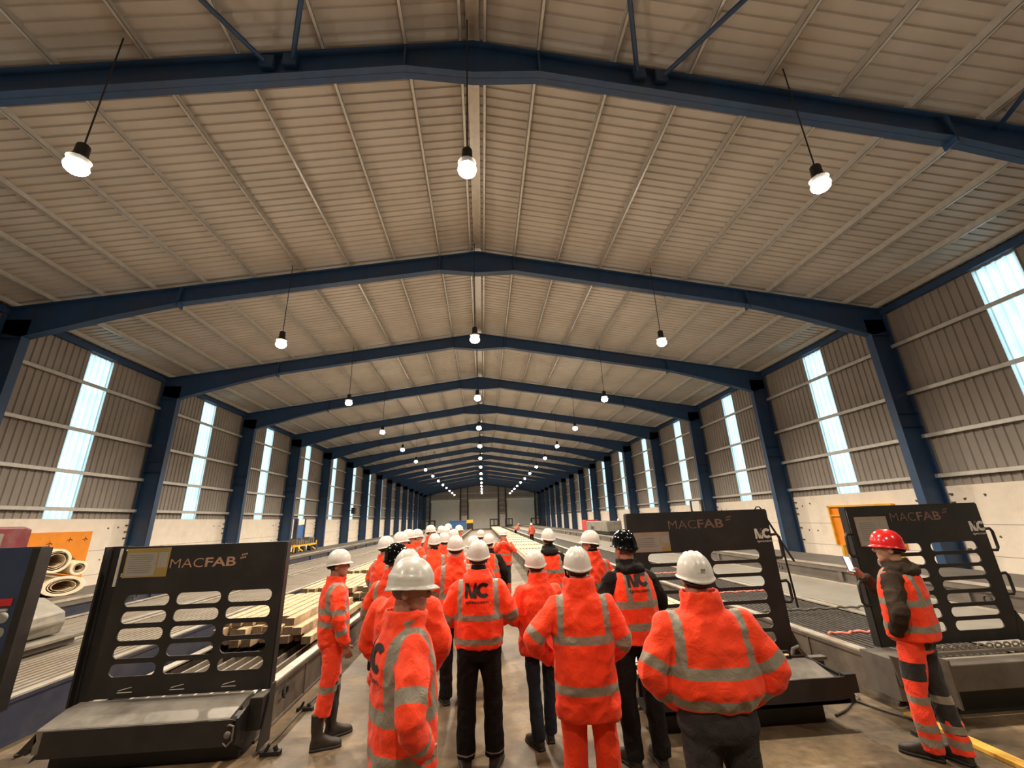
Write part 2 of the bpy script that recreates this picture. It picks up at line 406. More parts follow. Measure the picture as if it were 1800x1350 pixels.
# end wall with three roller doors
def end_wall():
    y = YEND+.16
    b = MB()
    DO = [(-12.7, -5.8), (-3.45, 3.6), (6.0, 12.8)]
    def seg(x0, x1, z0):
        x = x0; vs = []; fs = []
        pr = []
        while x < x1-1e-4:
            for dx, d in ((0, 0), (.1, 0), (.15, .04), (.3, .04), (.35, 0)):
                if x+dx < x1: pr.append((x+dx, d))
            x += .45
        pr.append((x1, 0))
        for xx, d in pr: vs += [(xx, y+d, z0), (xx, y+d, ztop(xx-XC)+.25)]
        for i in range(len(pr)-1): fs.append((2*i, 2*i+1, 2*i+3, 2*i+2))
        b.add(vs, fs)
    x = XC-HW
    for a, c in DO: seg(x, a, 0); seg(a, c, 6.45); x = c
    seg(x, XC+HW, 0)
    b.box(XC-HW-.2, XC+HW+.2, y+.1, y+.14, 0, 9); b.prism([(XC-HW-.2, 8.9), (XC+HW+.2, 8.9), (XC, 11.5)], 'y', y+.1, y+.14)
    w = b.build('wall_far', M['clad']); tag(w, 'far end wall of grey ribbed sheets with posts and rails', 'wall', kind='structure')
    p = MB()
    for a, c in DO:
        for xx in (a-.3, c+.3): p.box(xx-.13, xx+.13, y-.35, y-.05, 0, ztop(xx-XC)-.2)
    p.build('wall_post', M['black'], w)
    r = MB()
    for zz in (3.6, 4.7, 5.9, 7.2, 8.4): r.box(XC-HW, XC+HW, y-.06, y-.01, zz, zz+.09) if zz > 6.5 else [r.box(u, v, y-.06, y-.01, zz, zz+.09) for u, v in ((XC-HW, -13.0), (-5.5, -3.75), (3.9, 5.7), (13.1, XC+HW))]
    r.build('wall_rail', M['galv'], w)
    q = MB()
    for u, v, t in ((-14.8, -13.2, 2.5), (-5.35, -3.9, 3.2), (4.05, 5.55, 3.3), (13.3, 14.6, 2.5)): q.box(u, v, y-.08, y-.01, 0, t)
    q.build('concrete_panel', M['dado'], w)
    for i, (a, c) in enumerate(DO):
        d = MB(); z = 0; pr = []
        while z < 6.45: pr += [(0, z), (.02, z+.03), (.02, z+.10), (0, z+.13)]; z += .15
        vs = []; fs = []
        for dy, zz in pr: vs += [(a, y-dy, min(zz, 6.45)), (c, y-dy, min(zz, 6.45))]
        for k in range(len(pr)-1): fs.append((2*k, 2*k+1, 2*k+3, 2*k+2))
        d.add(vs, fs)
        o = d.build('door_%d' % (i+1), M['rolldoor'])
        tag(o, ['left', 'middle', 'right'][i]+' grey roller shutter door in the far end wall', 'door', kind='structure')
        MB().box(a-.1, c+.1, y-.45, y-.02, 6.4, 7.0).build('roller_housing', M['rolldoor'], o)
    # wall behind the camera
    bk = MB().box(XC-HW-.2, XC+HW+.2, YBACK-.3, YBACK-.1, 0, 9).prism([(XC-HW-.2, 8.9), (XC+HW+.2, 8.9), (XC, 11.5)], 'y', YBACK-.3, YBACK-.1)
    tag(bk.build('wall_near', M['clad']), 'plain grey end wall behind the camera', 'wall', kind='structure')
end_wall()

# ------------------------------------------------------------ lamps
SPOT = 1300.
def make_lamp(loc, label):
    root = empty('high_bay_lamp', loc, label, 'lamp', 'hanging high bay lamps in three rows')
    x, y, z = loc
    b = MB().ball((0, 0, 0), (.155, .155, .12), 14, 8); o = b.build('glowing_bulb', M['lamp'], root, smooth=True)
    h = MB()
    prof = [(.07, .42), (.085, .40), (.09, .22), (.13, .17), (.155, .13)]
    n = 16; vs = []; fs = []
    for r, zz in prof:
        for k in range(n): vs.append((r*math.cos(2*PI*k/n), r*math.sin(2*PI*k/n), zz))
    for i in range(len(prof)-1):
        for k in range(n): fs.append((i*n+k, i*n+(k+1) % n, (i+1)*n+(k+1) % n, (i+1)*n+k))
    fs.append(tuple(range(n))); h.add(vs, fs); h.build('housing', M['black'], root, smooth=True)
    zr = ztop(x-XC)+.1-z
    L = bpy.data.lights.new('lamp_beam', 'SPOT'); L.energy = SPOT; L.color = (1, .87, .70); L.spot_size = math.radians(168); L.spot_blend = .6; L.shadow_soft_size = .14
    lo = bpy.data.objects.new('lamp_beam', L); COL.objects.link(lo); lo.parent = root; lo.location = (0, 0, -.27)
    MB().bar((0, 0, .40), (0, 0, zr), .012, n=6).build('hanging_wire', M['black'], root)
    return root
ordw = ['nearest', 'second', 'third', 'fourth', 'fifth', 'sixth', 'seventh', 'eighth', 'ninth', 'tenth', 'eleventh', 'twelfth', 'thirteenth', 'farthest']
def copy_tree(o, parent=None):
    c = o.copy(); COL.objects.link(c); c.parent = parent
    for ch in o.children: copy_tree(ch, c)
    return c
for nm, x, z in (('left', -6.15, 7.40), ('middle', -.197, 7.54), ('right', 5.94, 7.40)):
    first = None
    for i in range(-1, 14):  # the two farthest rows are added lamps, put in to light the far wall
        lab = ('hanging high bay lamp behind the camera in the %s row' % nm) if i < 0 else 'glowing high bay lamp, %s one of the %s row' % (ordw[i], nm)
        loc = (x, 5.45+SP*i, z)
        if first is None:
            first = make_lamp(loc, lab)
            for ch in first.children:
                if ch.type == 'LIGHT': ch.data.energy = SPOT*.45
        else:
            c = copy_tree(first); c.location = loc; c['label'] = lab
            for ch in c.children:
                if ch.type == 'LIGHT' and i == 0: ch.data = ch.data.copy(); ch.data.energy = SPOT; beam = ch.data
                elif ch.type == 'LIGHT': ch.data = beam
#__PART2__
# ------------------------------------------------------------ casting beds
def bed(x0, x1, zt, y0, y1, label, deck='bedtop', side='darkblue', bars=0, barmat='bars', barh=.07, rim='rim', rimw=.10, barw=.035, floorz=None):
    root = empty('casting_bed', ((x0+x1)/2, y0, 0), label, 'casting bed')
    for sx, xe in ((-1, x0), (1, x1)):
        b = MB(); a, c = sorted((xe, xe-sx*rimw))
        w0, w1 = sorted((xe-sx*.02, xe-sx*.035))
        b.box(a, c, y0, y1, zt-.02, zt, 1); b.box(w0, w1, y0, y1, .02, zt-.02); b.box(a, c, y0, y1, 0, .03)
        b.box(*sorted((xe-sx*.0, xe-sx*.05)), y0, y1, zt-.06, zt-.02)
        y = y0+1.2
        while y < min(y1, y0+60):
            b.box(*sorted((xe-sx*.0, xe-sx*.035)), y, y+.02, .03, zt-.06); y += 3.1
        b.build('side_beam', [M[side], M[rim]], root)
    fz = zt-.10 if floorz is None else floorz
    MB().box(x0+.04, x1-.04, y0+.01, y1, .03, fz).build('deck', M[deck], root)
    if bars:
        u0, u1 = x0+rimw, x1-rimw
        for i in range(bars):
            x = u0+(i+.5)*(u1-u0)/bars
            MB().box(x-barw/2, x+barw/2, y0+.05, y1, fz, min(fz+barh, zt-.004)).build('bar', M[barmat], root)
    return root
YB = 103.
bA = bed(-4.02, -2.30, .43, 5.215, 88, 'long casting bed left of the people, with timber stacked on it', deck='pit', side='dirtyside', bars=9, barmat='barlight', barw=.03, floorz=.18, barh=.16, rimw=.12)
bB = bed(-6.62, -4.92, .46, 5.22, 88, 'long grey ribbed bed beyond the aisle left of the lettered screen', deck='bedtop', bars=14, barmat='barlight', barw=.055, barh=.02, floorz=.42)
bC = bed(-8.45, -6.74, .46, 5.2, YB, 'long grey bed between the ribbed bed and the raised left platform', deck='bedtop', bars=5, barmat='barlight', barw=.09, barh=.015, floorz=.425)
bM = bed(1.68, 3.50, .46, 5.35, YB, 'long casting bed right of the aisle carrying pale concrete strips', deck='pit', side='dirtyside', bars=11, barmat='bars', floorz=.30, barh=.1)
bR = bed(4.42, 6.10, .44, 5.02, YB, 'long casting bed of close dark bars behind the person in the red helmet', deck='pit', side='dirtyside', bars=17, barmat='bars', floorz=.26, barh=.15, rimw=.13, barw=.03)
bF = bed(6.15, 8.06, .44, 5.02, YB, 'smooth pale steel bed beside the raised right platform', deck='bedlight', bars=0, floorz=.425, rimw=.05)
for lab, a, c, zz, y0 in (('raised dark blue sided platform along the left wall, carrying the cream rolls', -10.3, -8.5, .76, 4.0), ('raised dark grey platform along the right wall', 8.1, 9.9, .76, 4.0)):
    root = empty('raised_platform', ((a+c)/2, y0, 0), lab, 'platform')
    left = a < 0; xe = c if left else a; s = 1 if left else -1
    sd = M['darkblue'] if left else M['greysteel']
    MB().box(a, c, y0, YB, .66, .76).build('platform_top', M['greysteel'], root)
    b = MB(); b.box(*sorted((xe-s*.06, xe-s*.09)), y0, YB, 0, .66); b.box(*sorted((xe, xe-s*.09)), y0, YB, .40, .45)
    b.build('side_plate', sd, root)
    y = y0+.6
    while y < 44: MB().box(*sorted((xe-s*.01, xe-s*.06)), y, y+.12, .45, .66).build('stiffener', sd, root); y += 2.6
    MB().box(*sorted((xe+s*.01, xe-s*.03)), y0, YB, .755, .80).build('edge_rail', M['rim'], root)
    for y in (6.9, 11.8):
        ring = [(xe+s*.03, y+.06*math.cos(t*PI/6), .56+.06*math.sin(t*PI/6)) for t in range(13)]
        MB().tube(ring, .014, 6).build('lifting_ring', M['black'], root)
for rt, xe, s, ys in ((bA, -2.28, 1, (5.75, 7.6, 9.6)), (bR, 4.40, -1, (6.55,)), (bM, 1.66, -1, (7.2, 9.5, 12))):
    for y in ys:
        ring = [(xe+s*.01, y+.055*math.cos(t*PI/6), .27+.055*math.sin(t*PI/6)) for t in range(13)]
        MB().tube(ring, .016, 6).build('lifting_ring', M['black'], rt)
for b in (bA, bB, bC, bM, bR, bF): fix(b)
for o in list(COL.objects):
    if o.name.startswith('raised_platform'): fix(o)

# concrete strips on the bed right of the aisle (long, lying side by side)
xs = [1.82+i*.158 for i in range(11)]
for i, x in enumerate(xs):
    y0 = 7.6+((i*37) % 5)*.05
    b = MB(); b.box(x-.06, x+.06, y0, 100, .465, .56)
    o = b.build('concrete_strip', M['lintel'], bevel=.008)
    tag(o, 'long pale concrete strip lying on the bed right of the aisle', 'concrete strip', 'concrete strips on the bed right of the aisle')
for k in range(14):
    y = 9.2+k*3.4
    s = MB()
    for x in xs[:-1]: s.box(x+.062, x+.096, y, y+.05, .465, .60)
    # one spacer comb per row
    s.box(xs[0]-.06, xs[-1]+.06, y+.015, y+.035, .565, .58)
    tag(s.build('spacer_comb', M['endgrain']), 'dark spacer comb across the pale concrete strips', 'spacer', 'spacer combs across the concrete strips')

# timber stacks on the left bed
def baulk(x0, x1, y0, y1, z0, z1, stack):
    b = MB(); b.box(x0, x1, y0, y1, z0, z1, 0)
    b.mi[2] = 1
    o = b.build('timber_baulk', [M['timber'], M['endgrain']], bevel=.006)
    tag(o, 'sawn pale baulk in '+stack, 'timber', 'baulks in '+stack)
for (ya, yb, nm, cols, lays, xr) in ((7.0, 9.5, 'the nearest timber stack behind the lettered left screen', 9, 3, -2.42), (9.9, 12.7, 'the second timber stack, beyond the walking figure in orange', 9, 3, -2.42), (13.3, 16.5, 'the third timber stack, farther along the left bed', 9, 3, -2.42), (17.5, 22, 'the farthest timber stack on the left bed', 8, 3, -2.42)):
    z = .46
    for L in range(lays):
        nn = cols-(L if 'nearest' in nm else 0)
        for i in range(nn):
            x = xr-.04-i*.165-(L*.16 if 'nearest' in nm else 0)+rnd.uniform(-.01, .01)
            d = rnd.uniform(-.12, .12)+L*.10
            baulk(x-.13, x, ya+d, yb+rnd.uniform(-.1, .1), z, z+.10, nm)
        z += .103
        if L < lays-1:
            for yy in (ya+.7, yb-.7):
                pass
        z += .0
for y in (6.0, 9.2, 12.7):
    pass

# ------------------------------------------------------------ end screens
def rrect(x0, x1, z0, z1, r, seg=6):
    pts = []
    for cx, cz, a0 in ((x1-r, z1-r, 0), (x0+r, z1-r, PI/2), (x0+r, z0+r, PI), (x1-r, z0+r, 1.5*PI)):
        for k in range(seg+1):
            a = a0+k*PI/2/seg; pts.append((cx+r*math.cos(a), cz+r*math.sin(a)))
    return pts
def plate(name, outer, holes, th, m, parent, y):
    """flat plate in the XZ plane with real holes, given thickness"""
    cu = bpy.data.curves.new('c', 'CURVE'); cu.dimensions = '2D'; cu.fill_mode = 'BOTH'; cu.extrude = th/2
    for pts in [outer]+holes:
        sp = cu.splines.new('POLY'); sp.points.add(len(pts)-1)
        for i, p in enumerate(pts): sp.points[i].co = (p[0], p[1], 0, 1)
        sp.use_cyclic_u = True
    o = bpy.data.objects.new('c', cu); COL.objects.link(o)
    dg = bpy.context.evaluated_depsgraph_get(); me = bpy.data.meshes.new_from_object(o.evaluated_get(dg))
    bpy.data.objects.remove(o)
    me.transform(Matrix.Rotation(PI/2, 4, 'X')); me.transform(Matrix.Translation((0, y, 0)))
    me.materials.clear(); me.materials.append(m)
    ob = bpy.data.objects.new(name, me); COL.objects.link(ob); ob.parent = parent; return ob
def text_mesh(body, size, off=0., ext=.001, sx=1., spacing=1.):
    cu = bpy.data.curves.new('t', 'FONT'); cu.body = body; cu.size = size; cu.offset = off; cu.extrude = ext; cu.space_character = spacing; cu.resolution_u = 4
    o = bpy.data.objects.new('t', cu); COL.objects.link(o)
    dg = bpy.context.evaluated_depsgraph_get(); me = bpy.data.meshes.new_from_object(o.evaluated_get(dg))
    bpy.data.objects.remove(o)
    me.transform(Matrix.Diagonal((sx, 1, 1, 1)))
    return me
def text_on_wall(name, body, x, z, y, width, height, m, parent, off=0., ext=.0015):
    """lettering in the XZ plane, facing -Y, fitted to width x height"""
    me = text_mesh(body, 1, off)
    xs = [v.co.x for v in me.vertices]; ys = [v.co.y for v in me.vertices]
    a, b, c, d = min(xs), max(xs), min(ys), max(ys)
    for v in me.vertices:
        v.co = Vector((x+(v.co.x-a)/(b-a)*width, y-(.5+(1 if v.co.z > 0 else -1)*.5)*ext*2, z+(v.co.y-c)/(d-c)*height))
    me.materials.append(m); o = bpy.data.objects.new(name, me); COL.objects.link(o); o.parent = parent; return o
def arc(cx, cy, r0, r1, a0, a1, n=16, sx=1.):
    out = []
    for i in range(n):
        t0 = math.radians(a0+(a1-a0)*i/n); t1 = math.radians(a0+(a1-a0)*(i+1)/n)
        out.append([(cx+r0*math.cos(t0)*sx, cy+r0*math.sin(t0)), (cx+r1*math.cos(t0)*sx, cy+r1*math.sin(t0)), (cx+r1*math.cos(t1)*sx, cy+r1*math.sin(t1)), (cx+r0*math.cos(t1)*sx, cy+r0*math.sin(t1))])
    return out
# the monogram: bold M joined to a bold C by a small c
MC_POLYS = [[(0, 0), (.19, 0), (.19, 1), (0, 1)], [(.19, .62), (.19, 1), (.26, 1), (.49, .30), (.43, .02), (.36, .02)][::-1], [(.43, .02), (.49, .30), (.62, .80), (.70, 1), (.78, 1), (.78, .58), (.56, .02)], [(.60, .0), (.80, .0), (.80, .38), (.60, .38)], [(.56, .62), (.80, .62), (.80, 1), (.68, 1)], [(.58, .38), (.70, .38), (.70, .62), (.58, .62)]]+\
  arc(1.26, .5, .24, .50, 42, 318, 20, .98)+arc(.80, .49, .045, .085, 50, 310, 10)
def logo_mc(x, z, y, w, h, m, parent, sub=True, msub=None):
    b = MB()
    for poly in MC_POLYS: b.prism([(x+p[0]/1.66*w, z+p[1]*h) for p in poly], 'y', y-.003, y)
    b.build('logo', m, parent)
    if sub: text_on_wall('logo_caption', 'tpmccann', x+.01, z-h*.42, y, w*.95, h*.25, msub or m, parent, .0)
def screen(label, x0, x1, z0, z1, y, cols, ztops, hh, body='black', mac=None, logo=None, note=None, notes_m=None, cutm='cuttan', handles=(), name='safety_screen'):
    root = empty(name, ((x0+x1)/2, y, 0), label, 'safety screen')
    holes = [rrect(a, b, zt-hh, zt, hh/2*.96) for zt in ztops for a, b in cols]
    plate('slotted_plate', [(x0, z0), (x1, z0), (x1, z1), (x0, z1)], holes, .014, M[body], root, y)
    f = MB()
    f.box(x0-.012, x0+.012, y-.0, y+.09, z0, z1); f.box(x1-.012, x1+.012, y-.0, y+.09, z0, z1); f.box(x0, x1, y+.0, y+.09, z1-.004, z1+.012)
    f.build('edge_frame', M[body], root)
    if mac:
        mx, mz, mw, mh = mac
        text_on_wall('screen_lettering', 'MAC', mx, mz, y-.008, mw*.50, mh*.97, M[cutm], root, -.012)
        text_on_wall('screen_lettering', 'FAB', mx+mw*.53, mz, y-.008, mw*.47, mh, M[cutm], root, .018)
        d = MB(); cx, cz = mx+mw+.075, mz+mh+.005
        for k in (-1, 0, 1):
            c0 = (cx+k*.024*.8, cz-k*.0)
            for t in (-.012, .010):
                px, pz = cx+k*.022+t*.6, cz+t*1.5+k*.004
                d.prism([(px-.008, pz-.008), (px+.004, pz-.012), (px+.012, pz+.004), (px, pz+.010)], 'y', y-.0105, y-.0075)
        d.build('screen_emblem', M[cutm], root)
    if logo: logo_mc(*logo, y-.008, .20, .115, M['logowhite'], root)
    if note:
        a, b, c, d = note
        nb = MB(); nb.box(a, b, y-.014, y-.009, c, d); o = nb.build('notice_board', M[notes_m or 'notice_yellow'], root)
        if notes_m: MB().box(b-.10, b-.004, y-.0172, y-.0168, c+.004, c+.05).build('notice_corner', M['notice_yellow'], o)
        MB().box(a+.015, b-(b-a)*.28, y-.016, y-.0145, c+.012, d-.045).build('notice_paper', M['paper'], o)
        MB().box(b-(b-a)*.25, b-.015, y-.016, y-.0145, c+.09, d-.045).build('notice_paper', M['paper'], o)
        ln = MB(); z = d-.07
        while z > c+.04:
            ln.box(a+.04, b-(b-a)*.34-rnd.uniform(0, .05), y-.0175, y-.0165, z, z+.004); z -= .022
        ln.build('notice_lines', M['ink'], o)
        # outline text cannot be read in the photo, so only ruled lines are shown
    for (hx, hz0, hz1, s) in handles:
        MB().tube([(hx, y, hz1), (hx+s*.07, y, hz1+.005), (hx+s*.095, y, hz1-.03), (hx+s*.095, y, hz0+.03), (hx+s*.07, y, hz0-.005), (hx, y, hz0)], .016, 8).build('handle', M[body], root, smooth=True)
    return root

# A: left lettered screen with its sloping tray
sA = screen('black slotted steel screen with MACFAB lettering standing left of the people', -3.95, -2.22, .47, 1.88, 5.2,
    [(-3.82, -3.37), (-3.30, -2.84), (-2.77, -2.31)], [1.41, 1.25, 1.09, .93, .77], .115, mac=(-3.43, 1.66, .69, .095), note=(-3.90, -3.45, 1.58, 1.875))
b = MB()
for x in (-3.62, -3.12, -2.62): b.box(x-.07, x+.07, 5.185, 5.192, .515, .521); b.tube([(x-.06, 5.186, .535), (x-.02, 5.186, .545), (x+.06, 5.186, .56)], .004, 5)
b.build('stamped_mark', M['logowhite'], sA)
b = MB(); b.box(-4.17, -3.99, 5.30, 5.38, .40, 1.90); b.box(-4.17, -4.15, 5.22, 5.38, .40, 1.90); b.build('side_post', M['black'], sA)
b = MB()
for z in (1.86, 1.62, 1.60): b.bar((-3.99, 5.25, z), (-3.90, 5.19, z), .012, n=6)
b.bar((-3.965, 5.2, 1.5), (-3.965, 5.2, 1.88), .018, n=8); b.build('hinge_rod', M['galv'], sA)
fix(sA)
tr = empty('bed_end_tray', (-3.1, 5.0, 0), 'grey sloping steel tray in front of the left lettered screen', 'tray')
b = MB()
prof = [(5.2, .455), (5.06, .45), (4.80, .385), (4.79, .375), (4.79, .20), (4.80, .20), (4.82, .36), (5.06, .42), (5.2, .43)]
b.prism(prof, 'x', -4.02, -2.36, 0); b.build('sloping_plate', M['tray'], tr)
MB().box(-3.95, -2.33, 4.772, 4.79, .17, .372).build('front_plate', M['black'], tr)
MB().box(-3.98, -2.32, 4.95, 5.2, .0, .30).build('tray_support', M['black'], tr)
b = MB(); b.prism([(4.80, .37), (5.2, .49), (5.2, .05), (5.0, .05), (4.80, .17)], 'x', -2.31, -2.29); b.build('end_plate', M['black'], tr)
b = MB(); b.box(-2.29, -2.17, 4.98, 5.16, .20, .46); b.build('bracket_box', M['black'], tr)
b = MB(); b.box(-2.285, -2.175, 4.985, 5.155, .461, .468); b.build('bracket_lid', M['greysteel'], tr)
b = MB(); b.prism([(4.95, .04), (5.19, .04), (5.19, .54), (5.12, .54)], 'x', -2.165, -2.15); b.build('side_fin', M['black'], tr)
b = MB(); b.prism([(-4.02, .36), (-4.14, .22), (-4.06, .2), (-4.0, .3)], 'y', 4.79, 4.85); b.prism([(-3.98, .2), (-4.02, .14), (-3.93, .2)], 'y', 4.78, 4.86); b.build('drip_lip', M['black'], tr)
b = MB(); b.tube([(-2.36, 4.765, .33), (-2.34, 4.75, .34), (-2.30, 4.75, .33), (-2.30, 4.75, .22), (-2.34, 4.75, .18), (-2.38, 4.765, .2)], .009, 6); b.ball((-2.35, 4.76, .26), (.03, .02, .03)); b.build('latch', M['greysteel'], tr)
b = MB(); b.box(-2.272, -2.268, 5.33, 5.42, .22, .34); b.build('number_label', M['paper'], tr)
fix(tr)

# L: blue screen cut off by the left edge
sL = screen('dark blue slotted screen cut off by the left edge of the picture', -6.50, -4.81, .50, 1.92, 5.2,
    [(-6.38, -5.95), (-5.85, -5.42), (-5.34, -4.93)], [1.30, 1.16, 1.02, .88, .74], .10, body='navy')
MB().box(-6.45, -4.93, 5.183, 5.192, 1.36, 1.43).build('red_stripe', M['red'], sL)
MB().box(-6.45, -4.95, 5.17, 5.19, 1.31, 1.335).build('bright_rail', M['galv'], sL)
MB().box(-4.86, -4.78, 5.16, 5.30, .40, 1.92).build('side_post', M['black'], sL)
MB().box(-6.55, -4.9, 4.85, 5.2, .30, .47).build('end_beam', M['greysteel'], sL)
fix(sL)
# pale grey machine nose on the ribbed bed
g = empty('pale_machine', (-6.9, 7.0, .47), 'pale grey machine with a faceted nose, low on the bed at left edge', 'machine')
b = MB()
vs = [(-7.4, 6.9, .62), (-6.52, 6.9, .62), (-6.40, 6.9, .78), (-6.42, 6.9, .92), (-6.80, 6.9, 1.14), (-7.4, 6.9, 1.22),
      (-7.4, 7.7, .62), (-6.50, 7.7, .62), (-6.46, 7.7, .78), (-6.5, 7.7, .92), (-6.85, 7.7, 1.12), (-7.4, 7.7, 1.18), ]
b.add(vs, [(0, 1, 2, 3, 4, 5), (11, 10, 9, 8, 7, 6), (0, 6, 7, 1), (1, 7, 8, 2), (2, 8, 9, 3), (3, 9, 10, 4), (4, 10, 11, 5), (5, 11, 6, 0)])
b.build('nose_cover', M['palegrey'], g, bevel=.02)
b = MB(); b.box(-7.5, -6.22, 6.7, 7.9, .565, .60); b.box(-7.5, -6.22, 6.68, 6.70, .50, .60); b.build('base_plate', M['palegrey'], g)
for x in (-7.4, -6.45): MB().box(x, x+.1, 6.8, 7.8, .46, .565).build('skid', M['greysteel'], g)
b = MB(); b.box(-7.2, -6.7, 6.86, 6.9, .68, .95); b.build('vent_panel', M['greysteel'], g)
fix(g)

# M: middle right screen
sM = screen('tall black slotted screen with MACFAB lettering and white logo, right of the aisle', 1.74, 3.51, .50, 2.05, 5.2,
    [(1.94, 2.55), (2.71, 3.32)], [1.60-.146*i for i in range(7)], .108, mac=(2.24, 1.865, .69, .10), logo=(3.31, 1.72), note=(1.79, 2.23, 1.62, 1.84), notes_m='paper2', cutm='cutdim',
    handles=[(3.52, 1.50, 1.76, 1), (3.52, 1.02, 1.24, 1)])
b = MB(); b.bar((3.45, 5.2, 2.06), (3.74, 5.2, 1.45), .012, n=6); b.bar((3.63, 5.2, 1.68), (3.66, 5.2, .95), .012, n=6); b.tube([(3.38, 5.2, 2.06), (3.40, 5.2, 2.09), (3.44, 5.2, 2.09), (3.47, 5.2, 2.05)], .008, 6); b.build('gas_strut', M['black'], sM)
b = MB(); b.prism([(3.44, .50), (3.60, .42), (3.60, .50), (3.52, .72)], 'y', 5.19, 5.21); b.build('foot_gusset', M['black'], sM)
fix(sM)
tm = empty('bed_end_tray', (2.6, 4.9, 0), 'dark steel tray with plywood and a hoop handle before the middle right screen', 'tray')
MB().box(1.55, 3.58, 4.62, 4.64, .22, .44).box(1.55, 3.58, 4.62, 5.0, .22, .25).build('front_plate', M['black'], tm)
MB().prism([(4.64, .43), (4.98, .52), (4.98, .50), (4.64, .41)], 'x', 1.6, 3.50).build('sloping_plate', M['tray'], tm)
MB().box(1.6, 3.50, 5.0, 5.34, .44, .455).build('plywood_sheet', M['plywood'], tm)
b = MB(); b.box(1.55, 3.46, 4.975, 5.0, .50, .54); b.bar((3.46, 4.99, .52), (3.62, 4.75, .42), .03); b.build('rim_bar', M['black'], tm)
b = MB(); b.tube([(3.14, 4.97, .52), (3.14, 4.97, .575), (3.16, 4.97, .59), (3.27, 4.97, .59), (3.29, 4.97, .575), (3.29, 4.97, .52)], .010, 8); b.build('hoop_handle', M['black'], tm, smooth=True)
b = MB(); b.prism([(3.58, .46), (3.70, .46), (3.70, .30), (3.64, .30), (3.64, .22), (3.50, .22), (3.50, .25), (3.58, .26)], 'y', 4.62, 4.68); b.build('side_bracket', M['black'], tm); MB().box(3.5, 3.68, 5.0, 5.3, .40, .47).build('side_bracket', M['black'], tm)
MB().box(1.75, 3.45, 4.85, 5.34, .0, .22).build('tray_support', M['black'], tm)
b = MB(); b.tube([(3.36, 5.06, .47), (3.40, 5.06, .58), (3.46, 5.06, .60), (3.52, 5.06, .52), (3.54, 5.06, .47)], .022, 8); b.box(3.55, 3.74, 5.02, 5.1, .47, .50); b.build('hinge_shoe', M['greysteel'], tm, smooth=False)
fix(tm)

# R: right screen
sR = screen('black slotted screen with handles and white logo, nearest the right edge', 4.39, 6.12, .56, 2.04, 5.0,
    [(4.61, 5.22), (5.34, 5.94)], [1.61-.139*i for i in range(7)], .10, mac=(4.93, 1.865, .66, .10), logo=(5.93, 1.72), note=(4.46, 4.87, 1.60, 1.93), notes_m='paper2', cutm='cutdim',
    handles=[(4.40, 1.50, 1.74, -1), (4.40, .98, 1.22, -1), (6.12, 1.50, 1.74, 1), (6.12, 1.02, 1.24, 1)])
b = MB(); b.prism([(6.05, .56), (6.30, .40), (6.30, .5), (6.13, .85)], 'y', 4.99, 5.01); b.build('foot_gusset', M['black'], sR)
fix(sR)
t2 = empty('bed_end_tray', (5.3, 4.8, 0), 'heavy grey end beam with a rusty chain under the right screen', 'tray')
b = MB(); b.box(4.62, 6.4, 4.55, 4.72, .27, .50); b.build('end_beam', M['greysteel'], t2, bevel=.01)
b = MB(); b.prism([(4.5, .56), (4.75, .56), (4.75, .22), (4.5, .14)], 'x', 4.60, 4.62); b.build('end_gusset', M['greysteel'], t2)
b = MB(); b.prism([(4.10, .60), (4.40, .52), (4.40, .22), (4.14, .34)], 'y', 4.60, 4.62); b.box(4.12, 4.42, 4.62, 5.0, .20, .56); b.build('corner_box', M['greysteel'], t2)
b = MB(); b.box(4.45, 6.3, 4.75, 4.80, .46, .49); b.box(4.45, 6.3, 4.86, 4.90, .49, .52); b.build('rusty_rail', M['barlight'], t2)
b = MB()
for i in range(15):
    x = 4.72+i*.105; b.tube([(x+.04*math.cos(t*PI/4), 4.90, .545+.022*math.sin(t*PI/4)) for t in range(9)], .010, 5)
b.build('chain', M['barlight'], t2)
MB().box(4.5, 6.3, 4.76, 5.0, .0, .27).build('tray_support', M['black'], t2)
fix(t2)

# hoses lying across the right-hand bars
for y, x0, x1, m, lb in ((5.93, 4.52, 5.9, 'pink', 'faded red hose across the dark bars, nearest the person in the red helmet'), (7.30, 4.55, 6.4, 'cable', 'grey plaited cable across the dark bars'), (9.1, 4.6, 6.0, 'pink', 'faded red hose across the bars, behind the large person in grey trousers'), (12.3, 4.6, 6.0, 'pink', 'faded red hose across the bars, farthest from the camera')):
    pts = [(x0+(x1-x0)*i/40, y+.03*math.sin(i*.7), .475+.008*math.sin(i*1.6)) for i in range(41)]
    tag(MB().tube(pts, .018, 6).build('hose', M[m], smooth=True), lb, 'hose')
# cables on the floor
for pts, lb in (([(3.75, 5.35, .015), (3.9, 5.6, .015), (4.05, 5.3, .015), (4.15, 4.95, .015), (4.3, 4.6, .015), (4.32, 4.2, .015)], 'grey cable on the floor beside the right bed'),
                ([(3.6, 4.9, .015), (3.8, 5.0, .015), (4.0, 5.15, .015), (4.2, 5.3, .015), (4.33, 5.9, .015)], 'grey cable looping over the floor by the middle right tray'),
                ([(-2.15, 5.0, .015), (-2.12, 5.3, .015), (-2.13, 5.9, .015), (-2.1, 6.8, .015)], 'thin tie rod on the floor along the left bed')):
    P = [Vector(p) for p in pts]; sm = []
    for i in range(len(P)-1):
        p0, p1, p2, p3 = P[max(i-1, 0)], P[i], P[i+1], P[min(i+2, len(P)-1)]
        for k in range(8):
            t = k/8; sm.append(.5*((2*p1)+(-p0+p2)*t+(2*p0-5*p1+4*p2-p3)*t*t+(-p0+3*p1-3*p2+p3)*t**3))
    tag(MB().tube(sm+[P[-1]], .012, 6).build('floor_cable', M['cable'], smooth=True), lb, 'cable')
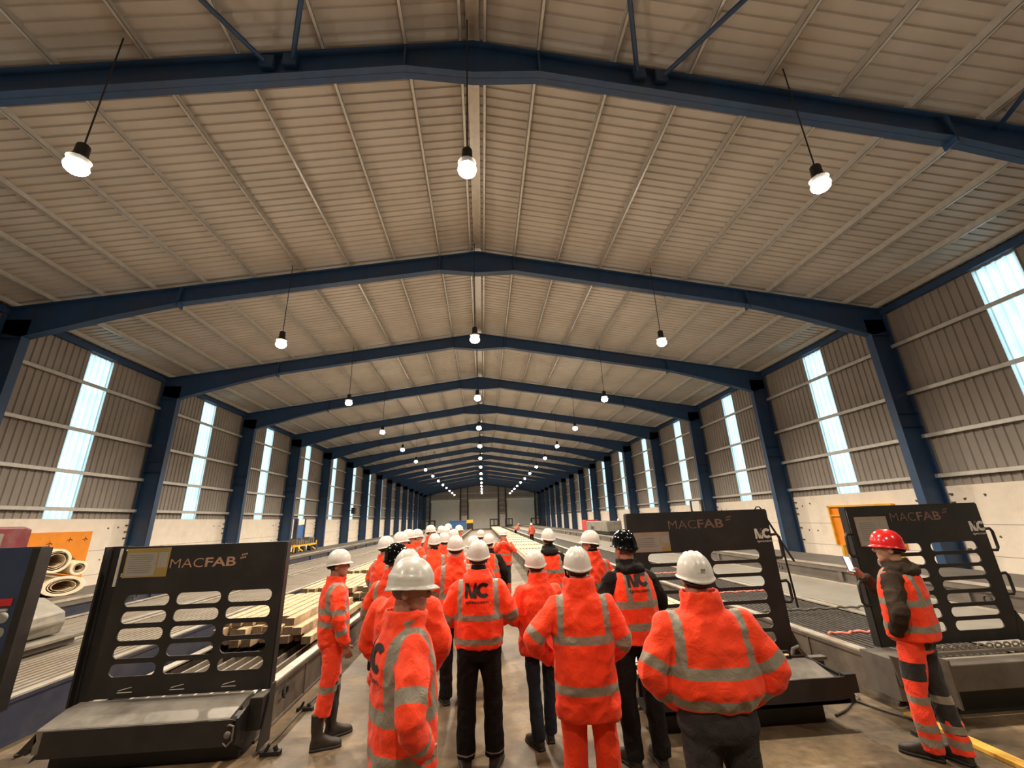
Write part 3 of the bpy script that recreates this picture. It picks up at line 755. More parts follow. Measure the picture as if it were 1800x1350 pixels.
for (x, y, lb) in ((-2.03, 4.97, 'black clamp on the floor at the corner of the left tray'), (-2.10, 5.95, 'black clamp on the floor beside the left bed'), (4.0, 5.25, 'black clamp on the floor between the two right beds'), (4.08, 4.45, 'small black clamp on the floor by the right bed corner')):
    b = MB(); b.box(x-.09, x+.09, y-.03, y+.03, 0, .035); b.bar((x-.05, y, .03), (x-.02, y, .09), .025); b.bar((x+.05, y, .03), (x+.03, y, .07), .03)
    tag(b.build('clamp', M['rubber']), lb, 'clamp')
b = MB()
for i in range(3): b.box(4.27+i*.04, 4.306+i*.04, 2.2, 4.82, .0, .035)
tag(b.build('yellow_plank', M['plank'], bevel=.003), 'yellow timber plank lying on the floor at bottom right', 'plank')
b = MB()
for i in range(26):
    x = -4.72+rnd.uniform(0, .16); y = 4.9+i*.22
    b.ball((x, y, .02), (rnd.uniform(.03, .07), rnd.uniform(.05, .12), rnd.uniform(.015, .035)), 6, 4)
tag(b.build('floor_debris', M['bars'], smooth=False), 'loose dark debris on the floor in the aisle between the left beds', 'debris', kind='stuff')

# ------------------------------------------------------------ cream rolls and things on the left platform
def roll(cx, cz, y0, r0, r1, ln, yaw, lb, flat=1., tilt=0):
    root = empty('cream_roll', (cx, y0, cz), lb, 'roll', 'cream rolls on the left platform')
    n = 28; vs = []; fs = []
    for (r, y) in ((r0, 0), (r0, ln), (r1, ln), (r1, 0)):
        for k in range(n):
            t = 2*PI*k/n; vs.append((r*math.cos(t), y, r*math.sin(t)*flat))
    for j in range(4):
        for k in range(n): fs.append((j*n+k, j*n+(k+1) % n, ((j+1) % 4)*n+(k+1) % n, ((j+1) % 4)*n+k))
    MB().add(vs, fs).build('outer_wrap', M['cream'], root, smooth=False, bevel=.008)
    # inner spiral of sheet
    sp = []; m = 60
    for i in range(m):
        t = 2*PI*1.8*i/m; rr = r1*.96-(r1*.35)*i/m; sp.append((rr*math.cos(t+1), rr*math.sin(t+1)*flat))
    vs = []; fs = []
    for y in (.02, ln-.02):
        for p in sp: vs.append((p[0], y, p[1]))
        for p in sp: vs.append((p[0]*.95, y, p[1]*.95))
    for i in range(m-1):
        fs += [(i, i+1, m+i+1, m+i), (2*m+i, 3*m+i, 3*m+i+1, 2*m+i+1), (i, 2*m+i, 2*m+i+1, i+1), (m+i, m+i+1, 3*m+i+1, 3*m+i)]
    MB().add(vs, fs).build('inner_sheet', M['cream'], root)
    root.rotation_euler = (0, tilt, yaw); return root
RY = .95
def pile(u): return -9.30+u*math.cos(RY), 10.7+u*math.sin(RY)
for u, z, r0, r1, fl, lb in ((-.17, 1.50, .25, .20, 1, 'topmost hollow cream roll of the pile on the left platform'), (.24, 1.315, .15, .10, 1, 'small cream roll under the topmost one on the left platform'),
        (-.64, 1.065, .30, .235, 1, 'large cream roll at the left of the pile, beside the blue screen'), (.06, .965, .365, .27, .55, 'flattened cream roll at the bottom of the pile')):
    px_, py_ = pile(u); roll(px_, z, py_, r0, r1, 1.7, RY, lb, flat=fl)
g = empty('roller_trolley', (-9.3, 13.2, .76), 'blue grey trolley with a black roller beside the cream rolls', 'trolley')
MB().prism([(13.1, .95), (14.7, .98), (14.7, 1.32), (13.1, 1.34)], 'x', -9.6, -8.75).build('body', M['greysteel'], g, bevel=.02)
MB().prism([(-9.3, 1.33), (-9.0, 1.33), (-9.03, 1.66), (-9.10, 1.66)], 'y', 13.2, 13.24).build('fin', M['darkblue'], g)
MB().bar((-9.75, 12.95, 1.02), (-8.7, 12.95, 1.02), .20, n=16).build('roller', M['rubber'], g)
for x in (-9.5, -8.9): MB().box(x-.05, x+.05, 13.3, 14.4, .765, .96).build('foot', M['black'], g)
fix(g)
# maroon machine beyond, orange board on the wall
g = empty('maroon_machine', (-12.6, 12.4, 0), 'maroon painted machine with a grey window, at the left edge behind the blue screen', 'machine')
b = MB(); b.prism([(11.0, .4), (12.6, .4), (12.6, 2.22), (12.4, 2.28), (11.0, 2.28)], 'x', -12.9, -12.0); b.build('cab', M['maroon'], g, bevel=.05)
MB().box(-11.999, -11.985, 11.2, 11.9, 1.75, 2.12).build('window_pane', M['glassdark'], g)
b = MB()
for y in (11.5, 12.2):
    b.bar((-12.95, y, .4), (-12.55, y, .4), .4, n=18)
b.build('wheel', M['rubber'], g); fix(g)
b = MB(); b.box(-14.64, -14.60, 13.6, 17.55, .02, 2.13)
o = b.build('orange_board', M['orange_board']); tag(o, 'large orange board leaning on the left wall above the cream rolls', 'board')
b = MB()
for y, z in ((15.9, 1.75), (16.6, 1.85), (17.2, 1.85), (16.3, 1.45), (16.9, 1.2)): b.tube([(-14.595, y, z), (-14.59, y+.12, z+.04), (-14.595, y+.2, z)], .012, 5); b.tube([(-14.595, y+.1, z+.1), (-14.595, y+.1, z-.06)], .008, 5)
b.build('hook_mark', M['endgrain'], o)
g = empty('orange_cabinet', (14.5, 16.0, 0), 'orange ribbed formwork panel standing on the right wall behind the right screen', 'panel')
MB().box(14.50, 14.56, 14.4, 17.26, .6, 2.10).build('face', M['orange_board'], g)
b = MB(); b.box(14.40, 14.50, 14.4, 17.3, 2.06, 2.12); b.box(14.40, 14.50, 17.22, 17.28, .6, 2.1); b.box(14.42, 14.50, 16.5, 16.56, .6, 2.1); b.box(14.42, 14.5, 14.4, 17.2, 1.70, 1.76); b.build('rib', M['yellow'], g)
b = MB(); b.box(14.42, 14.55, 14.6, 14.7, 0, .6); b.box(14.42, 14.55, 17.0, 17.1, 0, .6); b.build('leg', M['yellow'], g); fix(g)

# stacking machine on the left platform
g = empty('mast_machine', (-9.4, 23.6, .80), 'dark blue twin mast machine with yellow running gear on the left platform', 'machine')
for y in (23.0, 23.95):
    MB().box(-9.6, -9.42, y, y+.12, 1.35, 2.42).build('mast', M['darkblue'], g)
MB().box(-9.56, -9.46, 23.12, 23.95, 1.4, 2.1).build('mast_panel', M['bluepaint'], g)
MB().box(-9.57, -9.45, 23.12, 23.95, 2.12, 2.40).build('pale_plate', M['logowhite'], g)
b = MB()
for k in range(9): b.box(-9.8+rnd.uniform(0, .4), -9.2, 22.6+k*.26, 22.6+k*.26+rnd.uniform(.12, .25), 1.18, 1.32+rnd.uniform(0, .3))
b.build('engine_block', M['greysteel'], g)
b = MB(); b.box(-9.9, -9.2, 22.3, 25.3, 1.08, 1.16); b.bar((-9.2, 22.6, 1.1), (-9.15, 23.3, .85), .06); b.bar((-9.2, 24.2, 1.1), (-9.15, 25.0, .85), .06); b.bar((-9.2, 25.2, 1.3), (-9.2, 25.2, .9), .05); b.bar((-9.2, 22.4, 1.2), (-9.2, 22.4, .85), .05); b.build('yellow_chassis', M['yellow'], g)
for y in (22.6, 23.5, 24.4, 25.1):
    MB().bar((-9.32, y, .95), (-9.12, y, .95), .14, n=14).build('wheel', M['rubber'], g)
fix(g)
# grey covered machine on the right platform
g = empty('covered_machine', (9.0, 32.5, .80), 'grey box machine with red end on the right platform in the distance', 'machine')
MB().box(8.45, 9.5, 29.6, 35.6, .98, 1.66).build('grey_cover', M['palegrey'], g, bevel=.04)
MB().box(8.43, 9.5, 35.6, 37.0, .85, 1.75).build('red_end', M['red'], g, bevel=.04)
MB().box(8.6, 9.4, 29.5, 36.5, .80, .98).build('dark_base', M['black'], g)
MB().box(8.43, 8.45, 33.2, 34.0, 1.08, 1.3).build('side_hatch', M['black'], g); fix(g)
g = empty('stool', (12.9, 26, 0), 'dark upright frame with a white plate by the right wall', 'frame')
b = MB(); b.box(12.8, 12.9, 24.6, 24.75, 0, 2.75); b.box(12.8, 12.9, 25.9, 26.05, 0, 2.75); b.box(12.8, 12.9, 24.6, 26.05, 2.0, 2.1); b.build('upright', M['black'], g)
MB().box(12.8, 12.84, 24.9, 25.8, 2.12, 2.7).build('white_plate', M['logowhite'], g); g.name = 'upright_frame'; fix(g)
tag(MB().box(-13.7, -13.3, 46.3, 46.75, 3.1, 3.7).box(-14.4, -13.3, 46.5, 46.56, 3.4, 3.46).build('wall_speaker', M['black']), 'small black speaker box high on a left column, halfway down the hall', 'speaker')

# far end: screens of the far bed ends, skip, chest
for (a, c, z1, y, lb) in ((1.55, 3.6, 2.2, 103.4, 'dark far screen at the far end of the pale concrete strips'), (5.2, 7.0, 2.2, 103.4, 'dark far screen just right of the aisle end'), (11.0, 13.2, 2.1, 100, 'dark far screen near the right wall at the end of the hall'), (-13.6, -10.8, 2.3, 100, 'dark far machine screen near the left wall at the end of the hall')):
    r = empty('far_screen', ((a+c)/2, y, 0), lb, 'safety screen')
    plate('slotted_plate', [(a, 0), (c, 0), (c, z1), (a, z1)], [[(a+.25, .8), (a+.25, z1-.25), ((a+c)/2-.12, z1-.25), ((a+c)/2-.12, .8)], [((a+c)/2+.12, .8), ((a+c)/2+.12, z1-.25), (c-.25, z1-.25), (c-.25, .8)]], .06, M['black'], r, y)
    MB().box(a, a+.12, y, y+.8, 0, z1).box(c-.12, c, y, y+.8, 0, z1).build('side_post', M['black'], r); fix(r)
g = empty('blue_skip', (-5.2, 92, 0), 'blue waste skip at the far end of the hall, left of the middle door', 'skip')
b = MB(); b.prism([(-7.0, 2.0), (-3.6, 2.0), (-3.7, .15), (-6.3, .15)], 'y', 91, 93); b.build('skip_body', M['bluepaint'], g)
b = MB(); b.box(-7.1, -3.5, 90.9, 91.0, 1.9, 2.05); b.box(-7.1, -3.5, 93, 93.1, 1.9, 2.05); b.build('rim', M['bluepaint'], g); fix(g)
g = empty('yellow_cabinet', (-2.6, 92, 0), 'yellow topped dark cabinet beside the blue skip', 'cabinet')
MB().box(-3.4, -2.1, 91.2, 92.6, .0, 1.5).build('cabinet_body', M['black'], g); MB().box(-3.4, -2.1, 91.15, 92.65, 1.5, 2.15).build('cabinet_top', M['yellow'], g)
fix(g)
#__PART3__
# ------------------------------------------------------------ people
def cloth_mat(name, base, refl=(.235, .20, .15), second=None, var=.12, rough=.75):
    """woven cloth; the 'band' attribute (metres inside a reflective band) switches to the tape colour,
    the 'alt' attribute switches to a second cloth colour"""
    m, n, l, b = nt(name)
    tc = n.new('ShaderNodeTexCoord')
    nz = n.new('ShaderNodeTexNoise'); nz.inputs['Scale'].default_value = 7; nz.inputs['Detail'].default_value = 5
    l.new(tc.outputs['Object'], nz.inputs['Vector'])
    rp = n.new('ShaderNodeValToRGB'); rp.color_ramp.elements[0].position = .3; rp.color_ramp.elements[1].position = .7
    rp.color_ramp.elements[0].color = (*[c*(1-var) for c in base], 1); rp.color_ramp.elements[1].color = (*[min(1, c*(1+var)) for c in base], 1)
    l.new(nz.outputs['Fac'], rp.inputs['Fac']); out = rp.outputs['Color']
    def sw(attr, col, out):
        at = n.new('ShaderNodeAttribute'); at.attribute_name = attr
        mr = n.new('ShaderNodeMapRange'); mr.inputs['From Min'].default_value = -.001; mr.inputs['From Max'].default_value = .001
        l.new(at.outputs['Fac'], mr.inputs['Value'])
        mx = n.new('ShaderNodeMix'); mx.data_type = 'RGBA'; mx.inputs['B'].default_value = (*col, 1)
        l.new(mr.outputs['Result'], mx.inputs['Factor']); l.new(out, mx.inputs['A']); return mx.outputs['Result'], mr
    if second: out, _ = sw('alt', second, out)
    if refl: 
        out, mr = sw('band', refl, out)
        rr = n.new('ShaderNodeMapRange'); rr.inputs['To Min'].default_value = rough; rr.inputs['To Max'].default_value = .45
        l.new(mr.outputs['Result'], rr.inputs['Value']); l.new(rr.outputs['Result'], b.inputs['Roughness'])
    else: b.inputs['Roughness'].default_value = rough
    l.new(out, b.inputs['Base Color'])
    b.inputs['Specular IOR Level'].default_value = .3 if base[0] > .5 else .12; b.inputs['Sheen Weight'].default_value = .12 if base[0] > .5 else 0.
    n2 = n.new('ShaderNodeTexNoise'); n2.inputs['Scale'].default_value = 14; n2.inputs['Detail'].default_value = 6; n2.inputs['Distortion'].default_value = 1.2
    l.new(tc.outputs['Object'], n2.inputs['Vector'])
    bp = n.new('ShaderNodeBump'); bp.inputs['Strength'].default_value = .7; bp.inputs['Distance'].default_value = .016
    l.new(n2.outputs['Fac'], bp.inputs['Height']); l.new(bp.outputs['Normal'], b.inputs['Normal'])
    return m
ORG = (.95, .052, .009)
M['hivis'] = cloth_mat('orange_hi_vis_cloth', ORG)
M['hivis2'] = cloth_mat('orange_and_black_work_cloth', (.95, .06, .02), second=(.02, .017, .016))
M['blackcloth'] = cloth_mat('black_cloth', (.010, .008, .0075))
M['jeans'] = cloth_mat('dark_jeans_cloth', (.018, .022, .030), refl=None)
M['greytrouser'] = cloth_mat('grey_trouser_cloth', (.036, .031, .032), refl=None, var=.06)
M['brownhood'] = cloth_mat('dark_brown_fleece', (.040, .027, .018), refl=None)
M['skin'] = mat('skin', (.44, .225, .145), .5, var=.08, scale=9)
M['skinred'] = mat('flushed_skin', (.36, .165, .11), .5, var=.1, scale=9)
M['hair'] = mat('dark_short_hair', (.035, .024, .017), .7, var=.3, scale=30)
M['greyhair'] = mat('grey_short_hair', (.16, .13, .11), .7, var=.3, scale=30)
M['eye'] = mat('dark_eye', (.02, .015, .012), .2)
M['white_helmet'] = mat('white_helmet_shell', (.57, .54, .485), .33, var=.03, scale=5, coat=.3)
M['red_helmet'] = mat('red_helmet_shell', (.60, .012, .012), .22, var=.05, coat=.6)
M['black_helmet'] = mat('black_helmet_shell', (.002, .0025, .0025), .10, var=.05, spec=.22)
M['boot'] = mat('dark_work_boot_leather', (.022, .016, .012), .6, var=.3, scale=12, dirt=(.04, .03, .022), dscale=6)
M['blacklogo'] = mat('black_printed_logo', (.012, .010, .010), .7)
M['strap'] = mat('helmet_strap', (.03, .03, .03), .7)
M['phone'] = mat('phone_body', (.03, .03, .03), .3)
M['screen'] = emis('lit_phone_screen', (.9, .95, 1), 1.1)

def V(*a): return Vector(a)
def loft(rings, n=20, p=2.3):
    """rings: (z, cx, cy, rx, ry) horizontal superellipse sections -> closed solid"""
    vs = []; fs = []
    for z, cx, cy, rx, ry in rings:
        for k in range(n):
            t = 2*PI*k/n; c, s = math.cos(t), math.sin(t)
            vs.append((cx+rx*math.copysign(abs(c)**(2/p), c), cy+ry*math.copysign(abs(s)**(2/p), s), z))
    m = len(rings)
    for i in range(m-1):
        for k in range(n): fs.append((i*n+k, i*n+(k+1) % n, (i+1)*n+(k+1) % n, (i+1)*n+k))
    fs += [tuple(range(n-1, -1, -1)), tuple(range((m-1)*n, m*n))]
    return vs, fs
def limb(b, pts, rs, n=12, round_ends=True):
    """tapering limb along joints, subdivided smoothly, ball at each joint end"""
    P = [Vector(p) for p in pts]; out = []; R = []
    for i in range(len(P)-1):
        p0, p1, p2, p3 = P[max(i-1, 0)], P[i], P[i+1], P[min(i+2, len(P)-1)]
        k_ = 6
        for k in range(k_):
            t = k/k_
            c = .5*((2*p1)+(-p0+p2)*t+(2*p0-5*p1+4*p2-p3)*t*t+(-p0+3*p1-3*p2+p3)*t**3)
            out.append(c.lerp(p1.lerp(p2, t), .5)); R.append(rs[i]+(rs[i+1]-rs[i])*t)
    out.append(P[-1]); R.append(rs[-1])
    b.tube(out, R, n)
    if round_ends:
        b.ball(tuple(out[0]), R[0], n, 8)
    return out, R
def remesh(b, voxel, smooth=4, fac=.5):
    me = bpy.data.meshes.new('r'); me.from_pydata(b.v, [], b.f); me.update()
    bm = bmesh.new(); bm.from_mesh(me); bmesh.ops.recalc_face_normals(bm, faces=bm.faces); bm.to_mesh(me); bm.free()
    o = bpy.data.objects.new('r', me); COL.objects.link(o)
    r = o.modifiers.new('r', 'REMESH'); r.mode = 'VOXEL'; r.voxel_size = voxel; r.adaptivity = 0
    if smooth:
        s = o.modifiers.new('s', 'SMOOTH'); s.factor = fac; s.iterations = smooth
    dg = bpy.context.evaluated_depsgraph_get(); me2 = bpy.data.meshes.new_from_object(o.evaluated_get(dg))
    bpy.data.objects.remove(o); bpy.data.meshes.remove(me)
    me2.polygons.foreach_set('use_smooth', [True]*len(me2.polygons))
    return me2
def link(name, me, m, parent):
    me.materials.clear(); me.materials.append(m); o = bpy.data.objects.new(name, me); COL.objects.link(o); o.parent = parent; return o
def segdist(p, a, b):
    d = b-a; t = max(0, min(1, (p-a).dot(d)/d.length_squared)); return (p-(a+d*t)).length, t
def wrinkle(me, amp, seed, scale=5., zs=1.):
    off = Vector((seed*3.7, seed*1.3, seed*2.1)); co = [0]*3*len(me.vertices)
    ns = [v.normal.copy() for v in me.vertices]
    for i, v in enumerate(me.vertices):
        q = Vector((v.co.x*scale, v.co.y*scale, v.co.z*scale*zs))+off
        a = noise.noise(q); r = 1-abs(noise.noise(q*1.9+Vector((5, 1, 7))))*2.2
        d = amp*(a*.8+(r-.45)*.75); c = v.co+ns[i]*d; co[3*i:3*i+3] = c
    me.vertices.foreach_set('co', co)

ARMS = {   # elbow, wrist (right side, +x); y forward
 'down': ((.285, -.02, 1.14), (.275, .07, .90)),
 'front': ((.29, -.01, 1.15), (.11, .21, 1.05)),
 'low_front': ((.285, .0, 1.13), (.16, .17, .93)),
 'pocket': ((.335, -.06, 1.14), (.20, .045, .955)),
 'wide': ((.36, -.04, 1.17), (.25, .12, .99)),
 'phone': ((.23, .14, 1.12), (.03, .28, 1.37)),
 'mouth': ((.30, .07, 1.22), (.06, .22, 1.44)),
 'tail': ((.30, -.10, 1.16), (.10, -.17, 1.02)),
}
def hand(b, w, e, side, curl=.9, grip=None):
    """palm, four unequal fingers and a thumb continuing the forearm e->w"""
    d = (w-e).normalized()
    inw = V(-side, .25, -.1); pn = (inw-d*inw.dot(d)).normalized()      # palm faces inwards
    ac = d.cross(pn).normalized()*side                                    # towards the thumb side
    if ac.y < 0: ac = -ac
    pal = [w-d*.02, w+d*.03, w+d*.075, w+d*.095]
    vs = []; fs = []; n = 10
    for c, rw, rt in zip(pal, (.026, .036, .042, .038), (.022, .020, .017, .012)):
        for k in range(n):
            t = 2*PI*k/n; vs.append(c+ac*math.cos(t)*rw+pn*math.sin(t)*rt)
    for i in range(3):
        for k in range(n): fs.append((i*n+k, i*n+(k+1) % n, (i+1)*n+(k+1) % n, (i+1)*n+k))
    fs += [tuple(range(n-1, -1, -1)), tuple(range(3*n, 4*n))]; b.add(vs, fs)
    for i, (o, L) in enumerate(((.031, .070), (.011, .080), (-.010, .075), (-.030, .058))):
        p = w+d*.085+ac*o; pts = [p]; dirv = d.copy(); a = 0
        for j, f in enumerate((.42, .33, .25)):
            a += curl*(.55, .6, .5)[j]
            q = (d*math.cos(a)+pn*math.sin(a)); p = p+q*L*f; pts.append(p)
        b.tube(pts, [.0095, .009, .008, .0068], 8)
        b.ball(tuple(pts[-1]), .0068, 8, 6)
    p = w+d*.025+ac*.028; t1 = p+(ac*.7+d*.6+pn*.3).normalized()*.038; t2 = t1+(d*.9+pn*.5).normalized()*.030
    b.tube([w+d*.01+ac*.012, p, t1, t2], [.013, .012, .0105, .008], 8); b.ball(tuple(t2), .008, 8, 6)

def make_person(P):
    nm = P['label']; top = P['top']; s = top/1.80
    rel = P.get('seed', 1); rr = random.Random(rel)
    near = P.get('near', 1)                       # 2 close, 1 middle, 0 far
    vx = {2: .012, 1: .015, 0: .022}[near]/s; bx = {3: .0048, 2: .007, 1: .010, 0: .015}[P.get('hd', near)]
    W = P.get('w', 1.); D = P.get('d', W)
    hem = P.get('hem', .84); yaw = -math.radians(P.get('head', 0)); pitch = P.get('nod', 0)
    armp = P.get('arms', ('down', 'down')); lean = P.get('lean', 0.)
    sit = P.get('stance', ((-.10, .0), (.10, .02)))     # feet (x,y), left and right
    toes = P.get('toes', (-12, 12))
    def bend(v):
        """lean the upper body forward above the hips"""
        v = Vector(v)
        if lean and v.z > .9:
            a = -lean; q = v-V(0, 0, .9); c, s_ = math.cos(a), math.sin(a)
            v = V(0, 0, .9)+V(q.x, q.y*c-q.z*s_, q.y*s_+q.z*c)
        return v
    def headT(v):
        v = Vector(v); o = V(0, -.01, 1.53); q = v-o
        cx, sx = math.cos(pitch), math.sin(pitch); q = V(q.x, q.y*cx+q.z*sx, -q.y*sx+q.z*cx)
        rl = P.get('tilt', 0); q = V(q.x*math.cos(rl)+q.z*math.sin(rl), q.y, -q.x*math.sin(rl)+q.z*math.cos(rl))
        c, s_ = math.cos(yaw), math.sin(yaw); q = V(q.x*c-q.y*s_, q.x*s_+q.y*c, q.z); return bend(o+q)
    def HB(b):   # transform all vertices of a builder with the head
        b.v = [tuple(headT(v)) for v in b.v]; return b
    def BB(b): b.v = [tuple(bend(v)) for v in b.v]; return b
    def scale(me): me.transform(Matrix.Scale(s, 4)); return me
    # --- joints
    arms = []
    for side, key in ((-1, armp[0]), (1, armp[1])):
        e, w_ = ARMS[key]; S = V(side*(.165*W), -.012, 1.372)
        arms.append((S, V(side*e[0]*(.78+.22*W), e[1]*1, e[2]), V(side*w_[0], w_[1]*(.4+.6*D), w_[2])))
    legs = []
    for side, ft in ((-1, sit[0]), (1, sit[1])):
        hp = V(side*.095, 0, .90); an = V(ft[0], ft[1]-.03, .09)
        kn = hp.lerp(an, .5)+V(side*.005, .025+P.get('knee', (0, 0))[0 if side < 0 else 1], .03)
        legs.append((hp, kn, an))
    # --- body: one continuous skin surface
    b = MB()
    sk = [(1.512, 0, .055, .026, .022), (1.528, 0, .050, .043, .043), (1.553, 0, .034, .056, .062), (1.585, 0, .018, .064, .078), (1.62, 0, .004, .070, .092), (1.655, 0, -.002, .0745, .0965), (1.69, 0, -.004, .0755, .0965), (1.72, 0, -.008, .066, .082), (1.742, 0, -.01, .040, .050)]
    v_, f_ = loft(sk, 24, 2.15); h = MB(); h.add(v_, f_)
    h.tube([(0, .088, 1.655), (0, .108, 1.628), (0, .114, 1.612)], [.008, .0115, .014], 8); h.ball((0, .106, 1.608), (.016, .013, .010), 8, 6)
    h.ball((0, .086, 1.577), (.024, .016, .009), 10, 6); h.ball((0, .083, 1.568), (.021, .016, .008), 10, 6); h.ball((0, .076, 1.530), (.022, .018, .016), 10, 6)
    for sx in (-1, 1):
        h.ball((sx*.030, .083, 1.668), (.022, .012, .007), 8, 6)
        h.ball((sx*.037, .068, 1.605), (.022, .018, .018), 8, 6)
        h.ball((sx*.081, -.012, 1.620), (.011, .021, .033), 10, 8)
        h.ball((sx*.075, .004, 1.628), (.008, .010, .020), 8, 6)
    HB(h); b.add(h.v, h.f)
    nk = MB(); limb(nk, [(0, -.02, 1.40), headT((0, -.018, 1.53)), headT((0, -.012, 1.60))], [.066, .062, .062], 12); b.add(*BB(nk) and (nk.v, nk.f))
    t = MB(); v_, f_ = loft([(.88, 0, 0, .14*W, .10*D), (1.0, 0, 0, .135*W, .095*D), (1.2, 0, 0, .145*W, .10*D), (1.36, 0, -.01, .15*W, .09*D), (1.44, 0, -.02, .09, .06)], 16); t.add(v_, f_)
    for i, (S, E, Wr) in enumerate(arms):
        limb(t, [S, E, Wr], [.045, .036, .027], 10); hand(t, Wr, E, -1 if i == 0 else 1, curl=1.15 if armp[i] in ('phone', 'mouth') else .55)
    for hp, kn, an in legs: limb(t, [hp, kn, an], [.075, .05, .04], 10)
    for (hp, kn, an) in legs: t.ball((an.x, an.y+.04, .055), (.038, .09, .03), 10, 6)
    BB(t); b.add(t.v, t.f)
    body = link('person', scale(remesh(b, bx, 2, .4)), M[P.get('skin', 'skin')], None)
    root = body
    # --- eyes, hair, glasses
    if near:
        for sx in (-1, 1):
            e = MB().ball((sx*.031, .0855, 1.648), (.012, .007, .006), 8, 6)
            link('eye', scale(HB(e) and bpy_mesh(e)), M['eye'], root)
    hr = MB(); vs = []; fs = []; nu = 28
    zs = [(1.588, .060, .078), (1.605, .068, .088), (1.63, .0755, .098), (1.66, .0795, .102), (1.70, .079, .100)]
    for z, rx, ry in zs:
        for k in range(nu+1):
            tt = PI*1.0+ (k/nu)*PI*1.0   # rear half
            tt = PI+.12+(k/nu)*(PI-.24)
            vs.append((rx*math.cos(tt), (-.004 if z > 1.6 else .006)+ry*math.sin(tt), z))
    for i in range(len(zs)-1):
        for k in range(nu): fs.append((i*(nu+1)+k, i*(nu+1)+k+1, (i+1)*(nu+1)+k+1, (i+1)*(nu+1)+k))
    hr.add(vs, fs); HB(hr); o = link('hair', scale(bpy_mesh(hr)), M[P.get('hair', 'hair')], root); sm = o.modifiers.new('s', 'SOLIDIFY'); sm.thickness = .008; sm.offset = 0
    if P.get('glasses'):
        g = MB()
        for sx in (-1, 1):
            g.tube([(sx*.031+.022*math.cos(q*PI/5), .104, 1.646+.016*math.sin(q*PI/5)) for q in range(11)], .0018, 5)
            g.tube([(sx*.054, .103, 1.652), (sx*.080, .06, 1.652), (sx*.083, -.01, 1.645)], .002, 5)
        g.tube([(-.01, .104, 1.652), (.01, .104, 1.652)], .0018, 5); HB(g); link('glasses', scale(bpy_mesh(g)), M['strap'], root)
    # --- helmet
    hm = MB(); nu = 56 if near else 32; nv = 18 if near else 12; vs = []; fs = []
    ridge = P.get('ridge', 'rib')
    for j in range(nv+1):
        f = j/nv*PI/2
        for k in range(nu):
            t_ = 2*PI*k/nu; ct, st = math.cos(t_), math.sin(t_)
            r = math.sin(f)**.86 if f > 0 else 0; z = 1.652+.146*math.cos(f)**.95 if f < PI/2-1e-6 else 1.652
            x = .108*r*ct; y = .1245*r*st-.004
            up = 0.
            if ridge == 'rib':
                for c0 in (0, .035, -.035):
                    up += .0065*math.exp(-((x-c0)/.0085)**2)*(1 if abs(y) < .115 else .2)
            else:
                up += .008*math.exp(-(x/.028)**4)*(1 if y > -.13 else .4)
                up += .006*math.exp(-((z-1.705)/.007)**2)*(1 if st < .7 else .2)
            dv = V(x, y+.004, z-1.652).normalized() if f > 0 else V(0, 0, 1)
            rear = max(0, -st)
            z += (j/nv)**4*(.016*max(0, st)-.014*rear**2)
            vs.append((x+dv.x*up, y+dv.y*up, z+dv.z*up))
    for j in range(nv):
        for k in range(nu): fs.append((j*nu+k, (j+1)*nu+k, (j+1)*nu+(k+1) % nu, j*nu+(k+1) % nu))
    base = nv*nu
    for q, (out_, dz) in enumerate(((.004, -.002), (.009, -.010), (.007, -.013))):
        for k in range(nu):
            t_ = 2*PI*k/nu; ct, st = math.cos(t_), math.sin(t_)
            pk = max(0, (st-.35)/.65)**.8 if st > .35 else 0
            o_ = out_+(.026 if q else .015)*pk; x, y, z = vs[base+k]
            if q == 2: o_ -= .002
            rear = max(0, -st)
            vs.append((x+ct*o_*(1-.55*pk), y+st*o_, z+dz*.6-.010*pk*(1 if q else .5)-.012*rear**2*(1 if q else .4)))
    for q in range(3):
        a = base+q*nu
        for k in range(nu): fs.append((a+k, a+nu+k, a+nu+(k+1) % nu, a+(k+1) % nu))
    hm.add(vs, fs); HB(hm)
    o = link('helmet', scale(bpy_mesh(hm)), M[P.get('helmet', 'white_helmet')], root); smooth(o)
    sd = o.modifiers.new('s', 'SOLIDIFY'); sd.thickness = .004; sd.offset = -1
    if near and P.get('strap', 1):
        st = MB(); st.tube([(.083*math.cos(PI+.1+k*(PI-.2)/14), .10*math.sin(PI+.1+k*(PI-.2)/14)-.004, 1.628-.02*math.sin(k*PI/14)) for k in range(15)], .010, 6); HB(st)
        link('helmet_strap', scale(bpy_mesh(st)), M['strap'], root)
        if near > 1:
            kn_ = MB().ball((0, -.112, 1.620), (.016, .012, .014), 10, 6); HB(kn_); link('ratchet_knob', scale(bpy_mesh(kn_)), M['strap'], root)
    if P.get('helmet_mark') and near > 1:
        mk = MB(); z = 1.70
        for k in range(5): mk.ball((-.012+k*.006, -.1365, z), (.003, .0012, .010), 6, 4)
        HB(mk); link('helmet_sticker', scale(bpy_mesh(mk)), M['ink'], root)
    # --- jacket
    cut = P.get('cut', 'jacket')
    bl = P.get('blouse', 0.)
